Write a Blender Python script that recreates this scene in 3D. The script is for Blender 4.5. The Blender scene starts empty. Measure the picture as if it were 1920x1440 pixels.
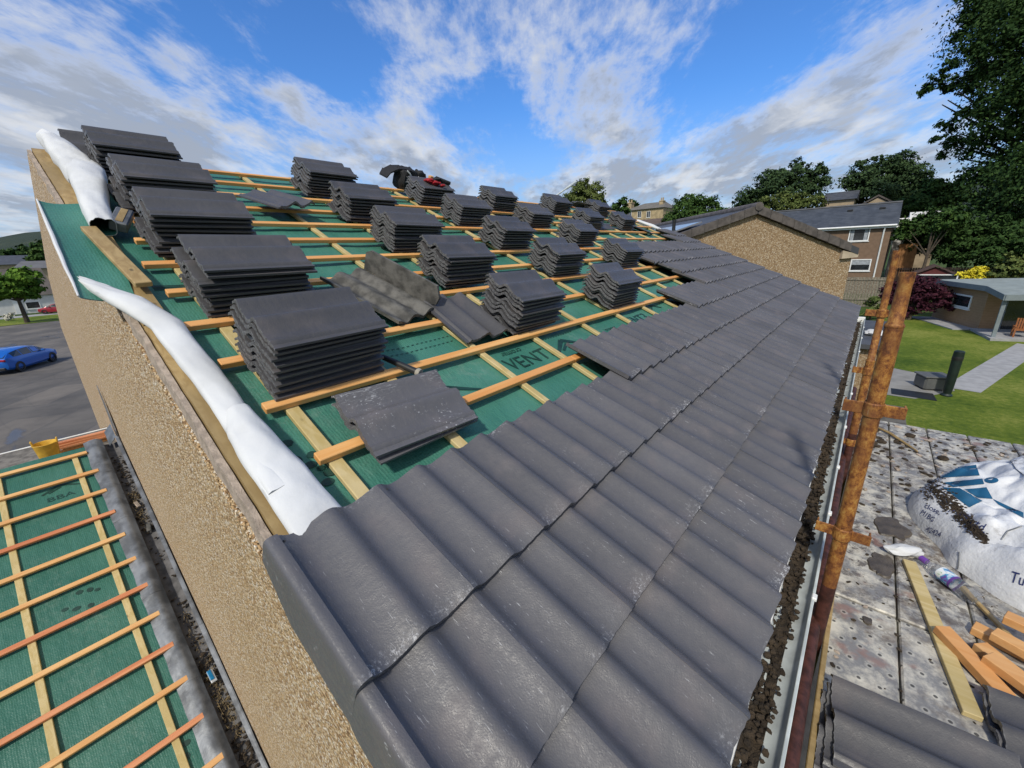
import bpy, bmesh, math, random
from mathutils import Vector, Matrix, noise, Euler
from mathutils.bvhtree import BVHTree
R = random.Random(11)
S = bpy.context.scene
COL = S.collection
rad = math.radians
# ---------------------------------------------------------------- camera model
FPX, YAW, PIT, ROL = 758.48, 0.72128, 0.31211, -0.04118
CAM = Vector((0.0634, -0.2327, 1.18363))
PHI = 0.40833          # roof pitch
GA = 0.31995           # tile gauge
fwd = Vector((-math.sin(YAW)*math.cos(PIT), math.cos(YAW)*math.cos(PIT), -math.sin(PIT)))
rt0 = Vector((math.cos(YAW), math.sin(YAW), 0)); up0 = rt0.cross(fwd)
rt = rt0*math.cos(ROL)+up0*math.sin(ROL); up = rt.cross(fwd)
def ray(px, py): return fwd+rt*((px-960)/FPX)-up*((py-720)/FPX)
def at(px, py, y):
    d = ray(px, py); return CAM+d*((y-CAM.y)/d.y)
def atz(px, py, z):
    d = ray(px, py); return CAM+d*((z-CAM.z)/d.z)
def atx(px, py, x):
    d = ray(px, py); return CAM+d*((x-CAM.x)/d.x)
def pxsize(P): return (P-CAM).dot(fwd)/FPX        # metres per photo pixel at P
CP, SP = math.cos(PHI), math.sin(PHI)
def rf(u, v, n=0.0): return Vector((-v*CP+n*SP, u, v*SP+n*CP))
# matrix with x along u, y up the slope, z normal -> world (right handed: u x v = n ?)
AU, AV, AN = Vector((0, 1, 0)), Vector((-CP, 0, SP)), Vector((SP, 0, CP))
def rmat(u, v, n, rz=0.0, tilt=None):
    M = Matrix((AU, AV, AN)).transposed().to_4x4()
    M.translation = rf(u, v, n)
    M = M @ Matrix.Rotation(rz, 4, 'Z')
    if tilt: M = M @ Euler(tilt).to_matrix().to_4x4()
    return M
# ---------------------------------------------------------------- materials
def mat(name): 
    m = bpy.data.materials.new(name); m.use_nodes = True
    nt = m.node_tree; b = nt.nodes['Principled BSDF']
    return m, nt, b
class N:
    """tiny node helper"""
    def __init__(s, nt): s.nt = nt
    def new(s, t, **k):
        n = s.nt.nodes.new(t)
        for a, v in k.items(): setattr(n, a, v)
        return n
    def link(s, a, b): s.nt.links.new(a, b)
    def _in(s, sock, v):
        if hasattr(v, 'is_output'): s.link(v, sock)
        elif v is not None: sock.default_value = v
    def math(s, op, a, b=None, c=None, clamp=False):
        n = s.new('ShaderNodeMath', operation=op, use_clamp=clamp)
        for i, v in enumerate((a, b, c)):
            if v is not None: s._in(n.inputs[i], v)
        return n.outputs[0]
    def vmath(s, op, a, b=None):
        n = s.new('ShaderNodeVectorMath', operation=op)
        for i, v in enumerate((a, b)):
            if v is not None: s._in(n.inputs[i], v)
        return n.outputs[0]
    def mix(s, f, a, b, bt='MIX'):
        n = s.new('ShaderNodeMix', data_type='RGBA', blend_type=bt)
        s._in(n.inputs[0], f); s._in(n.inputs[6], a); s._in(n.inputs[7], b); return n.outputs[2]
    def noise(s, vec, sc, det=4, rough=.55, dist=0):
        n = s.new('ShaderNodeTexNoise'); s._in(n.inputs['Vector'], vec)
        n.inputs['Scale'].default_value = sc; n.inputs['Detail'].default_value = det
        n.inputs['Roughness'].default_value = rough; n.inputs['Distortion'].default_value = dist
        return n.outputs[0]
    def vor(s, vec, sc, feat='F1', out='Distance', rnd=1.0):
        n = s.new('ShaderNodeTexVoronoi', feature=feat); s._in(n.inputs['Vector'], vec)
        n.inputs['Scale'].default_value = sc; n.inputs['Randomness'].default_value = rnd
        return n.outputs[out]
    def ramp(s, f, lo, hi, a=0.0, b=1.0):
        n = s.new('ShaderNodeMapRange', interpolation_type='SMOOTHSTEP')
        s._in(n.inputs[0], f); n.inputs[1].default_value = lo; n.inputs[2].default_value = hi
        n.inputs[3].default_value = a; n.inputs[4].default_value = b; return n.outputs[0]
    def cr(s, f, stops):
        n = s.new('ShaderNodeValToRGB'); s._in(n.inputs[0], f); e = n.color_ramp.elements
        while len(e) < len(stops): e.new(.5)
        for el, (p, c) in zip(e, stops): el.position = p; el.color = (*c, 1) if len(c) == 3 else c
        return n.outputs[0]
    def map(s, vec, scale=(1, 1, 1), rot=(0, 0, 0), loc=(0, 0, 0)):
        n = s.new('ShaderNodeMapping'); s._in(n.inputs[0], vec)
        n.inputs['Scale'].default_value = scale; n.inputs['Rotation'].default_value = rot; n.inputs['Location'].default_value = loc
        return n.outputs[0]
    def obj(s): return s.new('ShaderNodeTexCoord').outputs['Object']
    def geo(s, o): return s.new('ShaderNodeNewGeometry').outputs[o]
    def rand(s): return s.new('ShaderNodeObjectInfo').outputs['Random']
    def bump(s, h, st, dist, b):
        n = s.new('ShaderNodeBump'); n.inputs['Strength'].default_value = st; n.inputs['Distance'].default_value = dist
        s._in(n.inputs['Height'], h); s.link(n.outputs[0], b.inputs['Normal']); return n
    def attr(s, nm): return s.new('ShaderNodeAttribute', attribute_name=nm).outputs['Fac']
def c4(r, g, b): return (r, g, b, 1)
def mk(name, col, rough=.6, var=.25, sc=8, bump=0, bdist=.004, bsc=None, metal=0, spec=.5, seed=True, col2=None):
    """plain surface with noise-driven colour variation"""
    m, nt, b = mat(name); h = N(nt); o = h.obj()
    nz = h.noise(o, sc, 5)
    c2 = col2 or tuple(x*(1-var) for x in col); 
    f = h.ramp(nz, .35, .65)
    h.link(h.mix(f, c4(*c2), c4(*col)), b.inputs['Base Color'])
    b.inputs['Roughness'].default_value = rough; b.inputs['Metallic'].default_value = metal
    b.inputs['Specular IOR Level'].default_value = spec
    if bump: h.bump(h.noise(o, bsc or sc*6, 5), bump, bdist, b)
    return m
def m_tile(name, base, scuff):
    m, nt, b = mat(name); h = N(nt); o = h.obj(); w = h.attr('wear')
    if not scuff:
        of = h.new('ShaderNodeCombineXYZ'); rr0 = h.rand()
        for i, k in enumerate((37., 53., 71.)): h.link(h.math('MULTIPLY', rr0, k), of.inputs[i])
        o = h.vmath('ADD', o, of.outputs[0])
    tone = h.math('MULTIPLY_ADD', h.rand(), .34, .83) if not scuff else 1.0
    big = h.noise(o, 3.1, 5); fine = h.noise(o, 60, 4)
    rnd = h.geo('Random Per Island')
    k = h.math('MULTIPLY', h.math('MULTIPLY_ADD', h.math('ADD', big, h.math('MULTIPLY', rnd, .35)), .5, .62), tone)
    col = h.mix(1.0, c4(*base), h.mix(0, c4(1, 1, 1), c4(1, 1, 1)), 'MULTIPLY')
    cc = h.vmath('MULTIPLY', col, (1, 1, 1)); 
    n = h.new('ShaderNodeVectorMath', operation='SCALE'); h.link(cc, n.inputs[0]); h.link(k, n.inputs['Scale'])
    col = n.outputs[0]
    # brownish/purple bloom patches
    col = h.mix(h.math('MULTIPLY', h.ramp(h.noise(o, 5.5, 3), .5, .72), .5), col, c4(base[0]*1.45, base[1]*1.3, base[2]*1.2))
    if scuff:
        st = h.noise(h.map(o, (8, 70, 8)), 3.2, 6, .75)            # streaks run up the slope
        sp = h.noise(o, 70, 6, .8); pat = h.ramp(h.noise(o, 2.3, 3), .46, .66)
        k_ = .018 if scuff < 1.2 else .085
        lines = h.math('MULTIPLY', h.ramp(st, .635-k_, .68-k_), pat)
        specks = h.math('MULTIPLY', h.ramp(sp, .67-k_, .73-k_), h.ramp(h.noise(o, 4.7, 2), .42, .62))
        edge = h.math('MULTIPLY', h.math('POWER', w, 2.5), h.ramp(h.noise(o, 95, 6, .85), .52, .62))
        edge = h.math('MULTIPLY', edge, h.ramp(h.noise(o, 4.3, 4, .6), .46, .66))
        sc = h.math('ADD', h.math('MULTIPLY', lines, .55*scuff), h.math('ADD', h.math('MULTIPLY', specks, .6*scuff), h.math('MULTIPLY', edge, .95*scuff)), clamp=True)
        col = h.mix(sc, col, c4(.62, .63, .65))
    else:
        edge = h.math('MULTIPLY', h.math('POWER', w, 3.), h.ramp(h.noise(o, 75, 5, .8), .40, .62))
        sp = h.ramp(h.noise(o, 48, 5, .8), .74, .79)
        sc = h.math('ADD', h.math('MULTIPLY', edge, .45), h.math('MULTIPLY', sp, .5), clamp=True)
        col = h.mix(sc, col, c4(.30, .31, .31))
    h.link(col, b.inputs['Base Color'])
    rr = h.ramp(fine, .3, .7, .36, .56); h.link(rr, b.inputs['Roughness'])
    b.inputs['Specular IOR Level'].default_value = .5
    hh = h.math('ADD', h.math('MULTIPLY', h.noise(h.map(o, (1, .5, 1)), 38, 3), .7), h.math('MULTIPLY', h.noise(o, 260, 3), .3))
    h.bump(hh, .55, .005, b)
    return m
def m_wood(name, a, bcol, dark, axis, var=.5, sc=1.0, rough=.62):
    """axis: which object axis the grain runs along (0,1,2)"""
    m, nt, b = mat(name); h = N(nt); o = h.obj(); r = h.rand()
    s = [28*sc]*3; s[axis] = 1.6*sc
    off = h.new('ShaderNodeCombineXYZ'); h.link(h.math('MULTIPLY', r, 37.), off.inputs[0]); h.link(h.math('MULTIPLY', r, 91.), off.inputs[1])
    o2 = h.vmath('ADD', o, off.outputs[0])
    g = h.noise(h.map(o2, tuple(s)), 1, 5, .6, .6)
    col = h.mix(h.ramp(g, .35, .66), c4(*a), c4(*bcol))
    col = h.mix(h.math('MULTIPLY', h.ramp(h.noise(h.map(o2, tuple(x*.12 if i != axis else x*.5 for i, x in enumerate(s))), 1, 2), .42, .62), var), col, c4(*dark))
    kn = h.ramp(h.vor(h.map(o2, tuple(6. if i != axis else 2.2 for i in range(3))), 1), .02, .07, 1, 0)
    col = h.mix(h.math('MULTIPLY', kn, .75), col, c4(*(x*.25 for x in dark)))
    h.link(col, b.inputs['Base Color']); b.inputs['Roughness'].default_value = rough
    h.bump(g, .25, .003, b); return m
def m_membrane(name, base, dimple=True):
    m, nt, b = mat(name); h = N(nt); o = h.obj()
    col = h.mix(h.ramp(h.noise(o, 2.2, 5), .3, .7), c4(*base), c4(base[0]*1.5+.008, base[1]*1.28, base[2]*1.3))
    dust = h.math('MULTIPLY', h.ramp(h.noise(o, 1.7, 4), .5, .72), h.ramp(h.noise(o, 21, 6, .8), .42, .7))
    col = h.mix(h.math('MULTIPLY', dust, .35), col, c4(.25, .33, .28))
    sp = h.math('MULTIPLY', h.ramp(h.noise(h.map(o, (60, 24, 60)), 2.2, 3, .7), .73, .76), h.ramp(h.noise(o, 2.4, 2), .48, .62))
    col = h.mix(h.math('MULTIPLY', sp, .8), col, c4(.62, .58, .42))
    h.link(col, b.inputs['Base Color']); b.inputs['Roughness'].default_value = .5
    d = h.vor(h.map(o, (1, 1, 1)), 85, rnd=.35)
    wr = h.noise(h.map(o, (3.5, 9, 3.5), (0, 0, .5)), 2.0, 4, .6)
    h.bump(h.math('ADD', h.math('MULTIPLY', d, .22 if dimple else .05), h.math('MULTIPLY', wr, .8)), .8, .012, b)
    return m
def m_pebble(name, cols, sc, bump=.8, dist=.008):
    m, nt, b = mat(name); h = N(nt); o = h.obj()
    wob = h.noise(o, sc*1.5, 2)
    v = h.new('ShaderNodeTexVoronoi'); h.link(o, v.inputs['Vector']); v.inputs['Scale'].default_value = sc
    v2 = h.new('ShaderNodeTexVoronoi'); h.link(o, v2.inputs['Vector']); v2.inputs['Scale'].default_value = sc*2.3
    sep = h.new('ShaderNodeSeparateColor'); h.link(v.outputs['Color'], sep.inputs[0])
    sep2 = h.new('ShaderNodeSeparateColor'); h.link(v2.outputs['Color'], sep2.inputs[0])
    n = len(cols); k = h.math('MULTIPLY_ADD', sep2.outputs[0], .15, h.math('MULTIPLY', sep.outputs[0], .85))
    col = h.cr(k, [(i/(n-1)*.84+.08, c) for i, c in enumerate(cols)])
    gap = h.ramp(v.outputs['Distance'], .35, .85)
    col = h.mix(h.math('MULTIPLY', gap, .55), col, c4(*(x*.4 for x in cols[1])))
    col = h.mix(h.ramp(h.noise(o, .9, 5), .35, .7, 0, .3), col, c4(*(x*.72 for x in cols[len(cols)//2])))
    h.link(col, b.inputs['Base Color']); b.inputs['Roughness'].default_value = .7
    hh = h.math('SUBTRACT', 1.0, v.outputs['Distance'])
    h.bump(h.math('ADD', hh, h.math('MULTIPLY', v2.outputs['Distance'], -.4)), bump, dist, b)
    return m
def m_leaf(name, a, bb, c):
    m, nt, b = mat(name); h = N(nt); r = h.geo('Random Per Island'); o = h.obj()
    col = h.cr(h.math('MULTIPLY_ADD', r, .6, h.math('MULTIPLY', h.noise(o, .6, 3), .4)), [(.15, a), (.5, bb), (.85, c)])
    h.link(col, b.inputs['Base Color']); b.inputs['Roughness'].default_value = .75
    b.inputs['Specular IOR Level'].default_value = .12
    return m
def m_rust(name, yellow=.5):
    m, nt, b = mat(name); h = N(nt); o = h.obj()
    a = h.noise(h.map(o, (1, 1, .7)), 38, 8, .82); c = h.noise(o, 7, 4); f = h.noise(o, 140, 3)
    col = h.cr(a, [(.34, (.030, .012, .007)), (.44, (.17, .055, .014)), (.53, (.36, .15, .030)), (.66, (.52, .32, .085))])
    col = h.mix(h.math('MULTIPLY', h.ramp(c, .42, .68), .6), col, c4(.16, .06, .022))
    col = h.mix(h.math('MULTIPLY', h.ramp(h.noise(h.map(o, (1, 1, .2)), 60, 4, .8), .66, .74), .5), col, c4(.50, .40, .28))
    h.link(col, b.inputs['Base Color']); b.inputs['Roughness'].default_value = .62; b.inputs['Metallic'].default_value = .15
    h.bump(h.math('ADD', a, h.math('MULTIPLY', f, .4)), .5, .003, b); return m
M = {}
M['tile'] = m_tile('tile_laid', (.098, .097, .105), 1.0)
M['tile_sc'] = m_tile('tile_scuffed', (.118, .115, .122), 1.35)
M['tile_st'] = m_tile('tile_stacked', (.078, .077, .082), 0)
M['tile_under'] = mk('tile_underside', (.03, .03, .033), .8, .3, 30, .3)
M['tile_old'] = mk('weathered_tile', (.135, .130, .118), .8, .6, 11, .5, .004, col2=(.045, .044, .040))
M['batten'] = m_wood('batten_wood', (.76, .43, .165), (.68, .33, .095), (.58, .22, .055), 1)
M['counter'] = m_wood('counter_batten_wood', (.56, .45, .23), (.46, .35, .14), (.38, .30, .12), 0, .4)
M['plank'] = m_wood('weathered_plank', (.42, .30, .135), (.30, .20, .08), (.22, .16, .07), 0, .6)
M['offcut'] = m_wood('orange_timber', (.68, .40, .17), (.60, .31, .11), (.52, .22, .065), 0, .5)
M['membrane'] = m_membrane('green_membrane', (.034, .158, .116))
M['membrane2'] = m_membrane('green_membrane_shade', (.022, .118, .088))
M['white'] = mk('white_felt', (.64, .655, .665), .75, .12, 5, .22, .006, 40)
M['print'] = mk('black_print', (.011, .052, .040), .5, .3, 20)
M['wall'] = m_pebble('pebble_dash', [(.19, .10, .045), (.48, .29, .135), (.64, .45, .235), (.76, .59, .36), (.95, .92, .84)], 112, 1.0)
M['wall_far'] = m_pebble('pebble_dash_far', [(.20, .12, .06), (.30, .20, .105), (.36, .25, .14), (.42, .31, .19), (.6, .52, .4)], 48, .6, .008)
M['mortar'] = mk('mortar', (.44, .36, .29), .9, .35, 30, .8, .006)
M['lead'] = mk('lead_sheet', (.20, .215, .235), .5, .55, 7, .35, .012, 14, metal=.35)
M['dirt'] = mk('moss_dirt', (.060, .042, .025), .95, .6, 25, 1, .01)
M['straw'] = mk('dry_grass', (.34, .25, .12), .9, .5, 30)
M['pvc'] = mk('grey_pvc', (.55, .60, .60), .4, .25, 12, .1)
M['pvcw'] = mk('white_pvc', (.80, .81, .80), .4, .08, 5)
M['rust'] = m_rust('rusty_steel')
M['rustd'] = mk('rusty_and_shaded_steel', (.10, .035, .026), .6, .6, 30, .4, .003, metal=.2)  # dark rust of the ledger, also the shade painted on the pole bases
M['black'] = mk('black_fabric', (.012, .012, .014), .8, .3, 20, .4, .004)
M['blackp'] = mk('black_plastic', (.02, .021, .022), .45, .3, 20)
M['red'] = mk('red_cloth', (.42, .012, .022), .85, .5, 14, .4, .006)
M['glass'] = mk('window_glass', (.03, .035, .04), .08, .4, 2, spec=.8)
M['steel'] = mk('grey_steel', (.42, .42, .42), .35, .2, 30, metal=.8)
M['yellow'] = mk('yellow_plastic', (.72, .44, .05), .5, .25, 14)
M['slate'] = mk('dark_roof_tile', (.075, .08, .09), .6, .3, 1.5, .3)
# ---------------------------------------------------------------- mesh building
class MB:
    def __init__(s): s.v = []; s.f = []; s.m = []; s.w = {}
    def add(s, vs, fs, mi=0):
        b = len(s.v); s.v += [Vector(v) for v in vs]
        s.f += [tuple(i+b for i in f) for f in fs]; s.m += [mi]*len(fs); return b
    def box(s, c, d, mi=0, M4=None):
        x, y, z = d[0]/2, d[1]/2, d[2]/2; c = Vector(c)
        vs = [c+Vector((a*x, b*y, e*z)) for a in (-1, 1) for b in (-1, 1) for e in (-1, 1)]
        if M4: vs = [M4 @ v for v in vs]
        s.add(vs, [(0, 1, 3, 2), (4, 6, 7, 5), (0, 4, 5, 1), (2, 3, 7, 6), (0, 2, 6, 4), (1, 5, 7, 3)], mi)
    def bev(s, c, d, r=.004, mi=0, M4=None):
        bm = bmesh.new(); bmesh.ops.create_cube(bm, size=1)
        bmesh.ops.scale(bm, vec=Vector(d), verts=bm.verts)
        bmesh.ops.bevel(bm, geom=bm.edges[:], offset=r, segments=1, affect='EDGES')
        bmesh.ops.translate(bm, vec=Vector(c), verts=bm.verts)
        s.bm(bm, mi, M4)
    def bm(s, bm, mi=0, M4=None):
        bm.verts.index_update()
        vs = [(M4 @ v.co if M4 else v.co.copy()) for v in bm.verts]
        s.add(vs, [tuple(v.index for v in f.verts) for f in bm.faces], mi); bm.free()
    def grid(s, fn, nu, nv, mi=0, flip=False):
        b = len(s.v)
        for i in range(nu+1):
            for j in range(nv+1): s.v.append(Vector(fn(i/nu, j/nv)))
        for i in range(nu):
            for j in range(nv):
                q = (b+i*(nv+1)+j, b+(i+1)*(nv+1)+j, b+(i+1)*(nv+1)+j+1, b+i*(nv+1)+j+1)
                s.f.append(q[::-1] if flip else q); s.m.append(mi)
        return b
    def tube(s, pts, r, seg=10, mi=0, cap=True):
        pts = [Vector(p) for p in pts]; n = len(pts); rs = r if isinstance(r, (list, tuple)) else [r]*n
        b = len(s.v); t = (pts[1]-pts[0]).normalized()
        a = t.orthogonal().normalized()
        for i, p in enumerate(pts):
            t = (pts[min(i+1, n-1)]-pts[max(i-1, 0)]).normalized()
            a = (a-t*a.dot(t)).normalized(); c = t.cross(a)
            for k in range(seg):
                an = 2*math.pi*k/seg; s.v.append(p+(a*math.cos(an)+c*math.sin(an))*rs[i])
        for i in range(n-1):
            for k in range(seg):
                k2 = (k+1) % seg
                s.f.append((b+i*seg+k, b+i*seg+k2, b+(i+1)*seg+k2, b+(i+1)*seg+k)); s.m.append(mi)
        if cap:
            s.f.append(tuple(b+k for k in range(seg))[::-1]); s.m.append(mi)
            s.f.append(tuple(b+(n-1)*seg+k for k in range(seg))); s.m.append(mi)
    def poly(s, pts, d, mi=0):
        """extrude polygon pts by vector d"""
        n = len(pts); d = Vector(d); vs = [Vector(p) for p in pts]; vs += [p+d for p in vs]
        fs = [tuple(range(n)), tuple(range(2*n-1, n-1, -1))]
        fs += [(i, i+n, (i+1) % n+n, (i+1) % n) for i in range(n)]
        s.add(vs, fs, mi)
    def lathe(s, prof, c, seg=20, mi=0, M4=None):
        b = len(s.v); c = Vector(c)
        for r, z in prof:
            for k in range(seg):
                a = 2*math.pi*k/seg; p = Vector((r*math.cos(a), r*math.sin(a), z))
                s.v.append((M4 @ p if M4 else p)+c)
        for i in range(len(prof)-1):
            for k in range(seg):
                k2 = (k+1) % seg
                s.f.append((b+i*seg+k, b+i*seg+k2, b+(i+1)*seg+k2, b+(i+1)*seg+k)); s.m.append(mi)
    def blob(s, c, r, sub=2, amp=.25, fr=2., mi=0, seed=0, M4=None):
        bm = bmesh.new(); bmesh.ops.create_icosphere(bm, subdivisions=sub, radius=1)
        r = Vector(r) if hasattr(r, '__len__') else Vector((r, r, r)); c = Vector(c)
        for v in bm.verts:
            k = 1+amp*noise.noise(v.co*fr+Vector((seed*3.7, seed, -seed)))
            v.co = Vector((v.co.x*r.x, v.co.y*r.y, v.co.z*r.z))*k
            if M4: v.co = M4 @ v.co
            v.co += c
        s.bm(bm, mi)
    def build(s, name, mats, parent=None, smooth=False, ang=40):
        me = bpy.data.meshes.new(name)
        off = parent.matrix_world.translation if parent is not None else Vector()
        if parent is not None and 'base' in parent: off = Vector(parent['base'])
        me.from_pydata([tuple(v-off) for v in s.v], [], s.f)
        if not isinstance(mats, (list, tuple)): mats = [mats]
        for m in mats: me.materials.append(m)
        me.polygons.foreach_set('material_index', s.m)
        if s.w:
            at_ = me.attributes.new('wear', 'FLOAT', 'POINT')
            at_.data.foreach_set('value', [s.w.get(i, 0.0) for i in range(len(s.v))])
        if smooth: 
            me.polygons.foreach_set('use_smooth', [True]*len(me.polygons))
            me.set_sharp_from_angle(angle=rad(ang))
        me.update()
        o = bpy.data.objects.new(name, me); COL.objects.link(o)
        if parent is not None: o.parent = parent
        return o
BASES = {}
def tag(o, label=None, cat=None, group=None, kind=None):
    if label: o['label'] = label
    if cat: o['category'] = cat
    if group: o['group'] = group
    if kind: o['kind'] = kind
    return o
def thing(name, label, cat, loc=(0, 0, 0), group=None):
    o = bpy.data.objects.new(name, None); COL.objects.link(o); o.location = loc; o.empty_display_size = .1
    bpy.context.view_layer.update()
    return tag(o, label, cat, group)
def part(mb, name, mats, parent, smooth=False, label=None, ang=40):
    """parts keep world coordinates: subtract the world position of the parent chain"""
    off = Vector(); p = parent
    while p is not None: off += p.location; p = p.parent
    mb.v = [v-off for v in mb.v]
    me_parent = parent
    o = MB.build(mb, name, mats, None, smooth, ang); o.parent = me_parent
    if label: o['label'] = label
    return o
def solo(mb, name, mats, label, cat, base=None, smooth=False, group=None, kind=None, ang=40):
    base = Vector(base) if base is not None else Vector()
    mb.v = [v-base for v in mb.v]
    o = MB.build(mb, name, mats, None, smooth, ang); o.location = base
    return tag(o, label, cat, group, kind)
def text_mesh(body, size, ext=0.0):
    cu = bpy.data.curves.new('t', 'FONT'); cu.body = body; cu.size = size; cu.align_x = 'CENTER'; cu.align_y = 'CENTER'; cu.resolution_u = 3
    o = bpy.data.objects.new('t', cu); me = o.to_mesh()
    vs = [v.co.copy() for v in me.vertices]; fs = [tuple(p.vertices) for p in me.polygons]
    o.to_mesh_clear(); bpy.data.objects.remove(o); bpy.data.curves.remove(cu)
    return vs, fs
def nz(x, y, z=0, s=1.): return noise.noise(Vector((x*s, y*s, z*s)))
# ---------------------------------------------------------------- tile profile
PRO = [(0, .93), (.05, 1.), (.11, .95), (.18, .74), (.26, .40), (.34, .13), (.42, .02), (.50, .02), (.60, .12), (.72, .32), (.84, .58), (.93, .82), (1, .93)]
AMP = .030
def prof(s):
    s = s % 1.0
    for (a, za), (b, zb) in zip(PRO, PRO[1:]):
        if a <= s <= b: return AMP*(za+(zb-za)*(s-a)/(b-a))
    return 0
TL, TW, TT = .455, .33, .017
def tile_mesh(seed):
    """single loose tile: x along its length, y across (rolls), z up, base at z=0"""
    r = random.Random(seed); mb = MB(); ns = 44; nl = 4
    def pt(i, j, top):
        y = TW*i/ns; x = TL*(0, .012, .5, .988, 1)[j]
        z = prof(y/.15+.017)*1.12
        th = TT if y > .030 else .0095
        if y < .060: z = min(z, .0015+.0025*math.sin(y*210)) if y > .028 else .0015
        if y > TW-.018: th = .010
        ch = .0055*noise.noise(Vector((y*75, seed*2.1, j*3.))) if (j in (0, nl)) else 0
        return Vector((x+ch, y, z+(th if top else 0)))
    T = [[None]*(nl+1) for _ in range(ns+1)]; B = [[None]*(nl+1) for _ in range(ns+1)]
    for i in range(ns+1):
        for j in range(nl+1):
            T[i][j] = len(mb.v); mb.v.append(pt(i, j, True)); mb.w[T[i][j]] = 1.0 if (j in (0, nl)) else .0
            B[i][j] = len(mb.v); mb.v.append(pt(i, j, False)); mb.w[B[i][j]] = .9 if (j in (0, nl)) else .0
    def q(*a): mb.f.append(a); mb.m.append(0)
    for i in range(ns):
        for j in range(nl):
            q(T[i][j], T[i][j+1], T[i+1][j+1], T[i+1][j]); q(B[i][j], B[i+1][j], B[i+1][j+1], B[i][j+1])
        q(T[i][0], T[i+1][0], B[i+1][0], B[i][0]); q(T[i][nl], B[i][nl], B[i+1][nl], T[i+1][nl])
    for j in range(nl):
        q(T[0][j], B[0][j], B[0][j+1], T[0][j+1]); q(T[ns][j], T[ns][j+1], B[ns][j+1], B[ns][j])
    # nibs under the head
    for y in (.07, .22): mb.box((TL-.012, y, .004), (.018, .03, .016))
    return mb
proto_tiles = []
for sd in range(4):
    o = tile_mesh(sd+1).build('roof_tile', M['tile_st'], None, True, 32)
    proto_tiles.append(o.data); bpy.data.objects.remove(o)
ROT_N = 0
def put_tile(Mx, label, group, seed=None):
    o = bpy.data.objects.new('roof_tile', proto_tiles[R.randrange(4)]); COL.objects.link(o)
    o.matrix_world = Mx
    return tag(o, label, 'roof tile', group, 'thing')
# ================================================================ HOUSE
GZ = -4.6
UE = 8.62
house = thing('house', 'long house under reroofing with pebble dashed gable and half tiled dark roof', 'house', (0, 0, GZ))
CB = [.29, .72, 1.30, 1.78, 2.36, 2.90, 3.42, 3.95, 4.47, 5.0, 5.5, 6.09, 6.65, 7.2, 7.8, 8.3]
def memb_n(u, v):
    k = 0.0
    for a, b in zip(CB, CB[1:]):
        if a <= u < b: k = math.sin(math.pi*(u-a)/(b-a))
    bt = abs(math.sin(math.pi*(v-(3*GA+.371))/GA))
    w = .5+.5*nz(u*1.3, v*1.1, 5)
    return -.004-.014*k*(.35+.65*bt)*(.4+w)+.004*k*nz(u*9, v*5+u*6, 2)
# gable wall
mb = MB()
pts = [(-.03, 0, -.13), rf(0, 5.02, -.012), (-9.4, 0, 1.13), (-13.4, 0, .02), (-13.4, 0, GZ), (-.03, 0, GZ)]
pts[1] = Vector((pts[1].x, 0, pts[1].z))
mb.poly([Vector(p) for p in pts], (0, .24, 0))
part(mb, 'gable_wall', M['wall'], house)
mb = MB(); mb.box((-.13, UE/2+.12, (GZ-.13)/2), (.2, UE-.24, -GZ-.13)); part(mb, 'eave_wall', M['wall_far'], house)
mb = MB(); mb.poly([(p[0], UE, p[2]) for p in pts], (0, .24, 0)); part(mb, 'far_gable_wall', M['wall_far'], house)
# rear roof (only its edge shows)
mb = MB(); a = rf(0, 5.02, .0)
rp = [(a.x-.02, a.z+.0), (-9.4, 1.16), (-13.6, .02), (-13.6, -.1), (-9.4, 1.04), (a.x-.02, a.z-.14)]
mb.poly([Vector((x, .26, z)) for x, z in rp], (0, UE-.3, 0)); part(mb, 'rear_roof', M['slate'], house)
# fascia
mb = MB(); mb.box((-.005, UE/2+.1, -.16), (.022, UE+.05, .17)); part(mb, 'fascia', M['pvcw'], house)
# verge: mortar bed, timber plank
mb = MB()
def vstrip(mb, u0, u1, v0, v1, n0, n1, nseg=40, jit=.004, sd=0):
    b = len(mb.v)
    for i in range(nseg+1):
        v = v0+(v1-v0)*i/nseg; j = jit*nz(v*9, sd, 1); k = jit*nz(v*13, sd, 7)
        for (u, n) in ((u0+j, n0), (u1, n0), (u1, n1+k), (u0+j+.004, n1+k)): mb.v.append(rf(u, v, n))
    for i in range(nseg):
        for q in range(4):
            a = b+i*4+q; c = b+i*4+(q+1) % 4
            mb.f.append((a, c, c+4, a+4)); mb.m.append(0)
    mb.f += [(b, b+1, b+2, b+3), (b+nseg*4+3, b+nseg*4+2, b+nseg*4+1, b+nseg*4)]; mb.m += [0, 0]
vstrip(mb, .001, .024, .1, 5.03, -.03, .020, 160, .007); part(mb, 'mortar_bed', M['mortar'], house, True, 'pale mortar strip topping the wall')
for (v0, v1) in ((.1, 2.35), (2.36, 3.78), (3.785, 5.04)):
    mb = MB(); vstrip(mb, .026, .125, v0, v1, -.03, .030, 24, .003, v0); part(mb, 'verge_board', M['plank'], house)
# membrane
mem_mb = MB(); mem_mb.grid(lambda s, t: rf(.11+(UE-.13)*s, .02+5.05*t, memb_n(.11+(UE-.13)*s, .02+5.05*t)), 230, 110)
membrane = part(mem_mb, 'membrane', M['membrane'], house, True)
# roof structure under it so nothing is see-through
mb = MB(); mb.poly([rf(.1, .0, -.05), rf(UE, .0, -.05), rf(UE, 5.0, -.05), rf(.1, 5.0, -.05)], AN*-.08); part(mb, 'roof_deck', M['plank'], house)
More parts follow.
